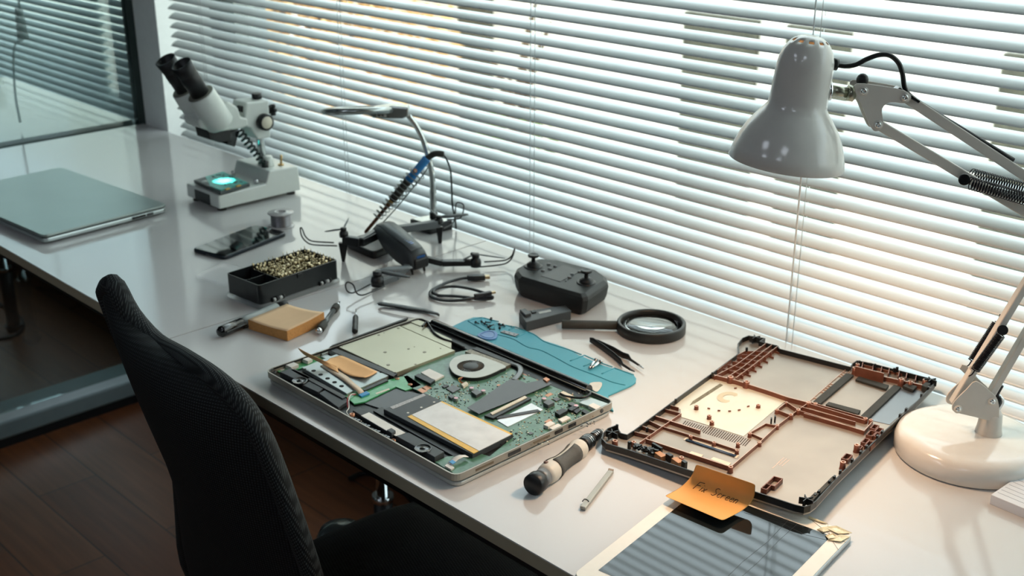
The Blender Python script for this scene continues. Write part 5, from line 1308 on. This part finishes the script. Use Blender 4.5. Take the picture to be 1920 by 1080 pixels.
# the bits themselves
M_bit = mat('bit_steel', '#b9ab88', .22, .95, var=.25, nscale=300)
nx, ny = 15, 10; kinds = []
rnd = random.Random(21)
def bitmesh(kind):
    b_ = MB(); z0 = V((0, 0, 0))
    b_.cyl((0, 0, 0), (0, 0, .013), .0017, n=6)
    if kind == 0: b_.cyl((0, 0, .013), (0, 0, .0165), .0020, .0009, 8); b_.cyl((0, 0, .0165), (0, 0, .024), .0008, .0005, 8)
    elif kind == 1: b_.cyl((0, 0, .013), (0, 0, .019), .0019, .0016, 8); b_.cyl((0, 0, .019), (0, 0, .0225), .0016, .0004, 6)
    elif kind == 2: b_.cyl((0, 0, .013), (0, 0, .0165), .0016, .0014, 8); b_.box((0, 0, .0185), (.0030, .0007, .004))
    else: b_.cyl((0, 0, .013), (0, 0, .021), .0019, .0019, 8)
    return b_
protos = []; n_b = 0
for j in range(ny):
    for i in range(nx):
        u = DX+.0045+(BL_-DX-.0085)*i/(nx-1); v = .0055+(BW_-.011)*j/(ny-1)
        if rnd.random() < .05: continue
        kd = rnd.choice((0, 0, 1, 2, 3)) if i > 2 else rnd.choice((1, 3, 3))
        p = FB.w(u, v, .0222)
        if len(protos) < 4 and kd not in [k for k, _ in protos]:
            o = bitmesh(kd).build('screwdriver_bit', M_bit, None); o.location = p
            tag(o, 'tiny steel screwdriver bit standing upright in the black bit box', 'screwdriver bit', 'bits standing in the bit box'); protos.append((kd, o))
        else:
            src_ = [o for k, o in protos if k == kd]
            o = (src_ or [protos[0][1]])[0].copy(); col.objects.link(o); o.location = p; o.rotation_euler = (rnd.uniform(-.05, .05), rnd.uniform(-.05, .05), rnd.uniform(0, 3)); o.scale = (1, 1, rnd.uniform(.9, 1.08))
# clear blister lying behind the case
bl_ = [P(365, 522, .001), P(420, 540, .001), P(470, 512, .001), P(420, 497, .001)]
o = MB().slab(rrect(*bl_, .006), (0, 0, .006)).build('blister_tray', mat('clear_thin_plastic', '#ffffff', .08, trans=.0, var=0, alpha=.22), None, origin=P(420, 518, 0), bevel=.002)
tag(o, 'clear plastic tray lying flat to the left of the bit box', 'plastic tray')

# ================================================================ sticky pad, marker, precision driver
pd_ = [P(465, 599, .0165), P(538, 621, .0165), P(608, 590, .0165), P(538, 572, .0165)]
nn = 10; rows_t, rows_b = [], []
for j in range(nn+1):
    r1, r2 = [], []
    for i in range(nn+1):
        s_, t_ = i/nn, j/nn
        p = (pd_[0].lerp(pd_[1], s_)).lerp(pd_[3].lerp(pd_[2], s_), t_)
        lift = .005*max(0, (t_-.55))**1.5*4*s_*.35 + .0022*(s_-.5)**2*4*t_ - .002*math.sin(PI*s_)*(1-t_)
        r1.append(V((p.x, p.y, TZ+.0165+lift))); r2.append(V((p.x, p.y, TZ+.0008+max(0, lift)*.3)))
    rows_t.append(r1); rows_b.append(r2)
pad = MB().grid(rows_t); e0 = ring(rows_t); e1 = ring(rows_b)
pad.m = 1; pad.grid([cl_(e0), cl_(e1)], False); pad.m = 0; pad.grid([r[::-1] for r in rows_b])
po3 = pad.build('sticky_note_pad', [mat('pad_peach', '#dfbd96', .8, var=.02), mat('pad_edge_orange', '#c08a50', .8, var=.12, nscale=400)], None, origin=P(538, 605, 0))
tag(po3, 'thick square pad of orange sticky notes on the desk by the chair', 'sticky notes')
def rod(name, a, b_, prof, mats, label, cat, origin=None):
    """prof: list of (part name, [(r,t)], material) with t in 0..1 along a-b"""
    t = thing(name, V((a.x, a.y, TZ)), label, cat); d = b_-a; L_n = d.length; d.normalize()
    for nm, pr, m in prof:
        q = [(r, tt*L_n) for r, tt in pr]; q = [(.0001, q[0][1])]+q+[(.0001, q[-1][1])]
        MB().lathe(a, d, q, 24).build(nm, m, t)
    return t
mk_ = rod('marker_pen', P(410, 624, .0085), P(536, 571, .0085), [
    ('cap', [(.0050, 0), (.0060, .004), (.0060, .03), (.0082, .032), (.0085, .05), (.0085, .33)], M_blackg),
    ('barrel', [(.0078, .33), (.0080, .40), (.0083, .42), (.0083, .86)], mat('marker_grey', '#8f9796', .4)),
    ('end_plug', [(.0080, .86), (.0078, .985), (.0070, 1)], M_blackp)], None, 'black-capped grey marker pen lying half under the orange sticky note pad', 'pen')
a = P(418, 621, .0085); d = (P(536, 571, .0085)-a).normalized(); s_ = d.cross(V((0, 0, 1)))
MB().slab([a+s_*.0075+V((0, 0, .0015)), a+s_*.0075+V((0, 0, -.0015)), a+d*.038+s_*.0095+V((0, 0, -.0015)), a+d*.038+s_*.0095+V((0, 0, .0015))], s_*.002).build('pocket_clip', M_blackg, mk_, bevel=.0005)
rod('precision_screwdriver', P(597, 622, .0062), P(637, 566, .0055), [
    ('end_cap', [(.0040, 0), (.0050, .02), (.0050, .06)], M_chrome),
    ('swivel_grip', [(.0058, .06), (.0062, .08), (.0062, .24), (.0050, .27)], M_rub),
    ('shaft', [(.0045, .27), (.0040, .36), (.0038, .70)], mat('shaft_grey', '#5d6364', .35, .5)),
    ('collar', [(.0055, .70), (.0058, .72), (.0058, .84), (.0046, .86)], M_rub),
    ('bit', [(.0024, .86), (.0024, .93), (.0016, .95), (.0012, 1)], M_chrome)], None, 'slim grey precision screwdriver lying beside the orange sticky note pad', 'screwdriver')
rod('mini_screwdriver', P(665.5, 622, .0045), P(667.5, 580, .0038), [
    ('handle', [(.0034, 0), (.0044, .03), (.0044, .20), (.0038, .27), (.0044, .33), (.0044, .62), (.0030, .69)], M_drk),
    ('shaft', [(.0009, .69), (.0009, 1)], M_chrome)], None, 'tiny black mini screwdriver standing out behind the dismantled laptop', 'screwdriver')

# flat black tweezers with a bent tip
def ribbon(pts, hs, ws, th, name, m, par):
    c = [P(x, y, h) for (x, y), h in zip(pts, hs)]; rows = []
    for i, p in enumerate(c):
        d = c[min(i+1, len(c)-1)]-c[max(i-1, 0)]; n_ = V((-d.y, d.x, 0)).normalized()*ws[i]/2
        rows.append([p-n_, p, p+n_])
    return MB().grid(rows).build(name, m, par, solid=th)
tz = thing('bent_tweezers', P(765, 576, 0), 'black bent-tip tweezers lying closed behind the dismantled laptop', 'tweezers')
pts = [(709, 568), (718, 569), (745, 573), (775, 578), (797, 581), (812, 585), (820, 587), (824, 590)]
ribbon(pts, [.007, .008, .009, .009, .008, .006, .005, .002], [.006, .0085, .0085, .0085, .0075, .004, .003, .0012], .0012, 'upper_arm', M_drl, tz)
ribbon([(x, y+2.5) for x, y in pts], [.0045, .003, .0025, .0025, .0025, .003, .0035, .0012], [.006, .0085, .0085, .0085, .0075, .004, .003, .0012], .0012, 'lower_arm', M_drk, tz)
# open straight tweezers
t2_ = thing('straight_tweezers', P(1150, 655, 0), 'black straight tweezers lying open between the teal mat and the magnifying glass', 'tweezers')
def vrib(pts, wz, name, m):
    top_, bot = [], []
    for (x, y), w in zip(pts, wz):
        p = P(x, y, .0052); top_.append(p+V((0, 0, w/2))); bot.append(p-V((0, 0, w/2)))
    return MB().grid([top_, bot]).build(name, m, t2_, solid=.0013)
vrib([(1106, 637), (1112, 639), (1130, 651), (1150, 666), (1164, 678), (1168, 684), (1182, 693)], [.007, .0095, .0095, .0095, .009, .004, .0030], 'front_arm', M_drk)
vrib([(1182, 693), (1190, 696.5)], [.0028, .0016], 'front_tip', M_drl)
vrib([(1108, 638), (1122, 643), (1150, 656), (1168, 666), (1178, 669), (1183, 675), (1197, 684)], [.007, .0095, .0095, .009, .0085, .004, .0028], 'rear_arm', M_drk)
vrib([(1197, 684), (1207, 691)], [.0028, .0018], 'rear_tip', M_chrome)

# usb cable
uc = thing('usb_cable', P(865, 545, 0), 'short black charging cable coiled in a loop between the drone and controller', 'cable')
M_cb = mat('cable_black', '#22272a', .4)
pth = bez([P(877, 521, .006), P(862, 523, .005), P(838, 530, .004), P(815, 541, .0035), P(807, 549, .0035), P(810, 557, .0035), P(830, 563, .0035), P(862, 563, .004), P(900, 557, .006), P(922, 556, .0075), P(921, 560, .004), P(900, 561, .0032), P(860, 556, .0032), P(822, 554, .0032)], 8)
MB().tube(pth, .0030, 9, flat=.75, up=(0, 0, 1)).build('lead', M_cb, uc)
pth = bez([P(822, 554, .0032), P(812, 548, .006), P(822, 540, .0078), P(850, 537, .0078), P(880, 541, .0075), P(905, 548, .0075), P(912, 551, .008)], 8)
MB().tube(pth, .0030, 9, flat=.75, up=(0, 0, 1)).build('lead', M_cb, uc)
def plug(a, b_, w, h, tl, name):
    d = (b_-a).normalized(); n_ = V((-d.y, d.x, 0)).normalized(); z = V((0, 0, 1))
    mb_ = MB(); mb_.slab([a-n_*w*.3-z*h*.4, a+d*.012-n_*w/2-z*h/2, b_-n_*w/2-z*h/2, b_+n_*w/2-z*h/2, a+d*.012+n_*w/2-z*h/2, a+n_*w*.3-z*h*.4], z*h)
    o_ = mb_.build(name, M_cb, uc, bevel=.001)
    MB().slab([b_-n_*w*.36-z*h*.28, b_+d*tl-n_*w*.36-z*h*.28, b_+d*tl+n_*w*.36-z*h*.28, b_+n_*w*.36-z*h*.28], z*h*.55).build('metal_tip', mat('tip_gold', '#b3a07e', .3, .8), o_, bevel=.0003)
plug(P(876, 521.5, .0062), P(909, 519.5, .0062), .0115, .0085, .008, 'large_plug')
plug(P(889, 555.5, .0095), P(921, 549, .0100), .0070, .0060, .007, 'small_plug')

# ================================================================ magnifying glass
mgc = V((-1.027, 1.281, TZ)); MR = .0508
mgl = thing('magnifying_glass', mgc, 'round black-rimmed magnifying glass lying on the desk by the blind', 'magnifying glass')
MB().lathe(mgc, (0, 0, 1), [(MR-.0045, .0015), (MR-.001, .0008), (MR, .002), (MR, .0145), (MR-.001, .0158), (MR-.0045, .0158), (MR-.006, .0135), (MR-.006, .003), (MR-.0045, .0015)], 72).build('rim', mat('rim_black', '#222423', .42, var=.05), mgl)
MB().lathe(mgc+V((0, 0, .008)), (0, 0, 1), [(.0001, .0055), (.015, .0050), (.030, .0036), (MR-.0058, .0005), (MR-.0058, -.0005), (.030, -.0026), (.015, -.0040), (.0001, -.0045)], 60).build('lens', mat('magnifier_lens', '#f4faf7', .01, trans=1.0, ior=1.45, var=0), mgl)
ha, hb = P(1157, 610, .0085), P(1053, 608, .0085)
MB().lathe(hb, (ha-hb), [(.0001, 0), (.0062, .0003), (.0066, .002), (.0066, (ha-hb).length), (.0001, (ha-hb).length)], 24).build('handle', M_rub, mgl)

# ================================================================ teal repair mat
MTH = .003
mt_px = [(872, 600), (888, 594.5), (905, 594), (922, 600), (958, 613), (982, 619), (1000, 625), (1020, 638), (1045, 646), (1062, 652), (1085, 665), (1130, 684), (1188, 702), (1193, 709), (1192, 716), (1184, 722), (1140, 741), (1118, 748), (1000, 745), (900, 700), (850, 625)]
rm = thing('repair_mat', P(1020, 680, 0), 'teal silicone repair mat with moulded compartments, partly under the dismantled laptop', 'mat')
M_teal = mat('mat_teal', '#4a9fb2', .55, var=.04, nscale=12); M_teald = mat('mat_teal_ridge', '#3d97aa', .5)
# keep the mat clear of the laptop
mo_ = [P(x, y, MTH) for x, y in mt_px[:17]]+[FL.w(LA*.99, LB+.0015, MTH), FL.w(LA*.10, LB+.0015, MTH)]
MB().slab([V((p.x, p.y, TZ+.0003)) for p in mo_], (0, 0, MTH-.0003)).build('mat_sheet', M_teal, rm, bevel=.0008)
def ridge(pts): MB().tube(bez([P(x, y, MTH) for x, y in pts], 5), .0011, 6, flat=.8, up=(0, 0, 1)).build('ridge', M_teald, rm)
ridge([(878, 602), (915, 623), (940, 629), (965, 637), (990, 651), (1015, 657), (1045, 672), (1075, 688), (1120, 705), (1150, 717), (1173, 722)])
ridge([(878, 602), (890, 598), (905, 596), (918, 599), (935, 603)]); ridge([(905, 596), (900, 601), (890, 608)])
ridge([(930, 607), (960, 612)]); ridge([(930, 607), (926, 616)]); ridge([(958, 614), (966, 613), (986, 621)]); ridge([(966, 613), (954, 619)])
ridge([(990, 622), (1003, 628), (1020, 640), (1045, 649), (1065, 655), (1090, 665)]); ridge([(990, 622), (968, 633)])
ridge([(1096, 666), (1113, 674)]); ridge([(1096, 666), (1069, 677)]); ridge([(1125, 680), (1148, 688)]); ridge([(1122, 675), (1094, 687)])
ridge([(1152, 690), (1188, 703)]); ridge([(1152, 690), (1128, 701)])
# small screws
proto = None; k = 0
for (x0, y0, x1, y1) in ((892, 604, 900, 608), (903, 603, 910, 608), (909, 607, 917, 611), (911, 604, 923, 605), (921, 597, 922, 603), (919, 611, 927, 608), (916, 613, 914, 609), (919, 617, 930, 618), (936, 608, 941, 612), (943, 609, 951, 616), (937, 615, 938, 611)):
    a, b_ = P(x0, y0, MTH+.0018), P(x1, y1, MTH+.0018); d = b_-a; d.z = 0
    if proto is None:
        t = thing('small_screw', a, 'small black laptop screw lying on the teal repair mat', 'screw', 'small black screws on the teal mat')
        MB().lathe(a, (1, 0, 0), [(.0001, -.001), (.0017, -.001), (.0019, 0), (.0001, 0)], 12).build('head', M_drk, t); MB().cyl(a, a+V((.0075, 0, 0)), .0009, .0008, 10).build('shaft', M_drk, t)
        proto = t; t.rotation_euler = (0, 0, math.atan2(d.y, d.x))
    else: dup(proto, a, math.atan2(d.y, d.x))
# perforated bracket
br_ = [P(938, 622, .0045), P(945, 619, .0045), P(973, 626, .0045), (P(966, 630, .0045))]
bo = MB().slab(br_, (0, 0, -.0012)).build('metal_bracket', mat('bracket_grey', '#77787a', .4, .6), None, origin=P(955, 625, MTH), bevel=.0003)
tag(bo, 'small grey perforated metal bracket lying on the teal repair mat', 'bracket')
for x, y in ((946, 622), (955, 624.5), (964, 626.5)): c_ = P(x, y, .0046); MB().cyl(c_-V((0, 0, .0004)), c_+V((0, 0, .0001)), .0014, n=12).build('hole', M_drk, bo)
# blue opening pick
pc_ = P(915, 628, MTH+.001); pk_ = thing('opening_pick', pc_, 'blue plastic opening pick on the teal repair mat', 'opening pick')
oo = bez([P(895, 630, MTH+.0005), P(902, 625, MTH+.0005), P(915, 621, MTH+.0005), P(927, 622, MTH+.0005), P(933, 628, MTH+.0005), P(929, 636, MTH+.0005), P(916, 638, MTH+.0005), P(903, 635, MTH+.0005)], 4, True)
M_pk = mat('pick_blue', '#4f7fb8', .4)
MB().slab(oo, (0, 0, .0016)).build('pick_body', M_pk, pk_, bevel=.0005)
cc_ = sum(oo, V((0, 0, 0)))/len(oo); MB().tube([cc_.lerp(p, .72)+V((0, 0, .0017)) for p in oo], .0006, 5, closed=True).build('pick_ridge', M_pk, pk_)
# two tapered steel nozzles
proto = None
for k, (x0, y0, x1, y1) in enumerate(((1118, 674.5, 1104, 691), (1127, 678, 1106, 692))):
    a, b_ = P(x0, y0, MTH+.0032), P(x1, y1, MTH+.0018)
    t = thing('steel_nozzle', V((a.x, a.y, TZ+MTH)), ('steel tapered nozzle on the teal mat, the one nearer the magnifying glass' if k == 0 else 'steel tapered nozzle on the teal mat, the one nearer the dismantled laptop'), 'nozzle', 'steel nozzles on the teal mat')
    d = b_-a; l = d.length
    MB().lathe(a, d, [(.0001, 0), (.0030, 0), (.0030, .0015), (.0001, .0015)], 18).build('flange', M_chrome, t)
    MB().lathe(a, d, [(.0001, .0015), (.0022, .0015), (.0020, l*.4), (.0009, l), (.0001, l)], 16).build('cone', M_chrome, t)
# white pick sticking out from under the laptop
q = [P(1100, 720, .004), P(1108, 718, .004), P(1126, 718, .004), P(1129, 723, .004), P(1122, 733, .004), P(1112, 738, .004)]
q = bez([p for p in (P(1105, 722, .0035), P(1112, 718, .0035), P(1127, 718, .0035), P(1128, 725, .0035), P(1120, 735, .0035), P(1112, 733, .0035))], 4, True)
o = MB().slab(q, (0, 0, .0012)).build('white_pick', mat('pick_white', '#cdc9bd', .4), None, origin=P(1118, 727, .0035), bevel=.0003)
tag(o, 'white triangular opening pick at the corner of the laptop hinge', 'opening pick')

# ================================================================ big multi-bit screwdriver
a, b_ = P(998, 911, .0125), P(1130, 806, .0045)
M_gw = mat('handle_white', '#c9c4b8', .4, var=.02)
sd = rod('multi_bit_screwdriver', a, b_, [
    ('end_cap', [(.0110, 0), (.0128, .012), (.0128, .075), (.0115, .085)], M_drk),
    ('end_ring', [(.0108, .085), (.0108, .155)], mat('ring_grey', '#6d7072', .4, .3)),
    ('handle', [(.0108, .155), (.0122, .19), (.0130, .24), (.0118, .30), (.0098, .36), (.0092, .44), (.0095, .50), (.0105, .56), (.0122, .60), (.0126, .63), (.0112, .66)], M_gw),
    ('neck_ring', [(.0085, .66), (.0088, .69)], M_chrome),
    ('knurled_collar', [(.0092, .69), (.0096, .71), (.0096, .79), (.0080, .81)], M_drk),
    ('shaft', [(.0062, .81), (.0062, .935), (.0056, .945)], M_drk),
    ('bit', [(.0032, .945), (.0030, .965), (.0016, 1.0)], M_chrome)], None, 'grey and white multi-bit screwdriver with a black cap, in front of the dismantled laptop', 'screwdriver')
d = (b_-a); l = d.length; d.normalize(); upd = (V((0, 0, 1))-d*d.z).normalized(); sdv = d.cross(upd)
gp_ = []
for t in (.27, .31, .36, .42, .48, .53, .57):
    r = {.27: .0131, .31: .0121, .36: .0104, .42: .0098, .48: .0099, .53: .0106, .57: .0117}[t]
    row = []
    for kk in range(9):
        an = -1.25+2.5*kk/8; 
        row.append(a+d*t*l+(sdv*math.cos(an+.35)+upd*math.sin(an+.35))*r)
    gp_.append(row)
MB().grid(gp_).build('rubber_grip', mat('grip_charcoal', '#4c4c49', .7, bump=.4, bscale=900), sd, solid=.0010, off=0)
gp2 = []
for t in (.27, .31, .36, .42, .48, .53, .57):
    r = {.27: .0131, .31: .0121, .36: .0104, .42: .0098, .48: .0099, .53: .0106, .57: .0117}[t]
    gp2.append([a+d*t*l-(sdv*math.cos(-1.0+2.0*kk/8+.0)+upd*math.sin(-1.0+2.0*kk/8+.0)*-1)*r for kk in range(9)])
MB().grid(gp2).build('rubber_grip', MATS['grip_charcoal'], sd, solid=.0010, off=0)
for t in (.855, .875, .90): MB().lathe(a, d, [(.0063, t*l), (.0065, t*l+.0003), (.0063, t*l+.0006)], 20).build('shaft_line', M_chrome, sd)
for t in (.745, .765): MB().lathe(a, d, [(.0097, t*l), (.0099, t*l+.0003), (.0097, t*l+.0006)], 20).build('collar_line', M_chrome, sd)
c_ = a+d*l*.215+upd*.0118+sdv*-.004; MB().lathe(c_, upd, [(.0001, .0016), (.0026, .0014), (.0028, 0)], 14).build('handle_button', mat('button_brown', '#6b5148', .5), sd)
# flat steel spudger
q = [P(1087, 949, .0045), P(1098, 952, .0045), P(1151, 882, .0045), P(1141, 880, .0045)]
spo = thing('metal_spudger', P(1118, 916, 0), 'flat grey metal bar tool lying to the right of the big screwdriver', 'pry tool')
MB().slab([V((p.x, p.y, TZ+.0006)) for p in q], (0, 0, .004)).build('bar', mat('bar_grey', '#a3a39b', .45, .3, var=.05), spo, bevel=.0008)
MB().slab([q[3].lerp(q[0], .02)+V((0, 0, .0003)), q[2].lerp(q[1], .02)+V((0, 0, .0003)), P(1151, 880, .0045), P(1141, 877.5, .0045)], (0, 0, -.0012)).build('tip', mat('tip_bronze', '#8f7660', .4, .5), spo)
MB().tube(bez([P(1092, 940, .0047), P(1096, 936, .0047), P(1102, 938, .0047), P(1104, 941, .0047)], 4), .0007, 5).build('engraved_arc', M_greyp, spo)
# ================================================================ light
w = bpy.data.worlds.new('overcast_sky'); sc.world = w; w.use_nodes = True
N = w.node_tree.nodes; L = w.node_tree.links; bg = N['Background']
tc = N.new('ShaderNodeTexCoord'); sx = N.new('ShaderNodeSeparateXYZ'); L.new(tc.outputs['Generated'], sx.inputs[0])
rp = N.new('ShaderNodeValToRGB'); rp.color_ramp.elements[0].position = .45; rp.color_ramp.elements[0].color = (.75, .76, .72, 1)
rp.color_ramp.elements[1].position = .62; rp.color_ramp.elements[1].color = (.80, .93, 1.0, 1)
mp = N.new('ShaderNodeMath'); mp.operation = 'MULTIPLY_ADD'; mp.inputs[1].default_value = .5; mp.inputs[2].default_value = .5
L.new(sx.outputs['Z'], mp.inputs[0]); L.new(mp.outputs[0], rp.inputs['Fac']); L.new(rp.outputs['Color'], bg.inputs['Color'])
bg.inputs['Strength'].default_value = 4.6
# unseen glowing panels added at the ceiling behind the camera for ambient fill
M_fill_panel = mat('fill_panel_glow', '#ffffff', .5, emit='#e8f2ff', estr=6.0)
for k, (x, y) in enumerate(((-1.6, -1.1), (.4, -1.1), (-1.6, -2.4), (.4, -2.4))):
    o = MB().box((x, y, 2.69), (.6, .6, .02)).build('fill_panel', M_fill_panel, origin=(x, y, 2.7))
    tag(o, 'unseen square glowing panel added under the ceiling as room fill', 'light', 'added ceiling fill panels')
cam = bpy.data.cameras.new('camera'); co = bpy.data.objects.new('camera', cam); col.objects.link(co)
co.location = CAM
co.matrix_world = Matrix(((rgt.x, upv.x, -fwd.x, CAM.x), (rgt.y, upv.y, -fwd.y, CAM.y), (rgt.z, upv.z, -fwd.z, CAM.z), (0, 0, 0, 1)))
cam.sensor_width = 36; cam.lens = FPX/1920*36; cam.clip_start = .02
cam.dof.use_dof = True; cam.dof.focus_distance = 1.28; cam.dof.aperture_fstop = 9
sc.camera = co
vs = sc.view_settings; vs.view_transform = 'Standard'; vs.look = 'None'; vs.gamma = 1; vs.exposure = 0; vs.use_curve_mapping = False
sc.cycles.use_denoising = True; sc.cycles.max_bounces = 10; sc.cycles.transparent_max_bounces = 24
sc.cycles.sample_clamp_indirect = 6; sc.cycles.caustics_reflective = False; sc.cycles.caustics_refractive = False
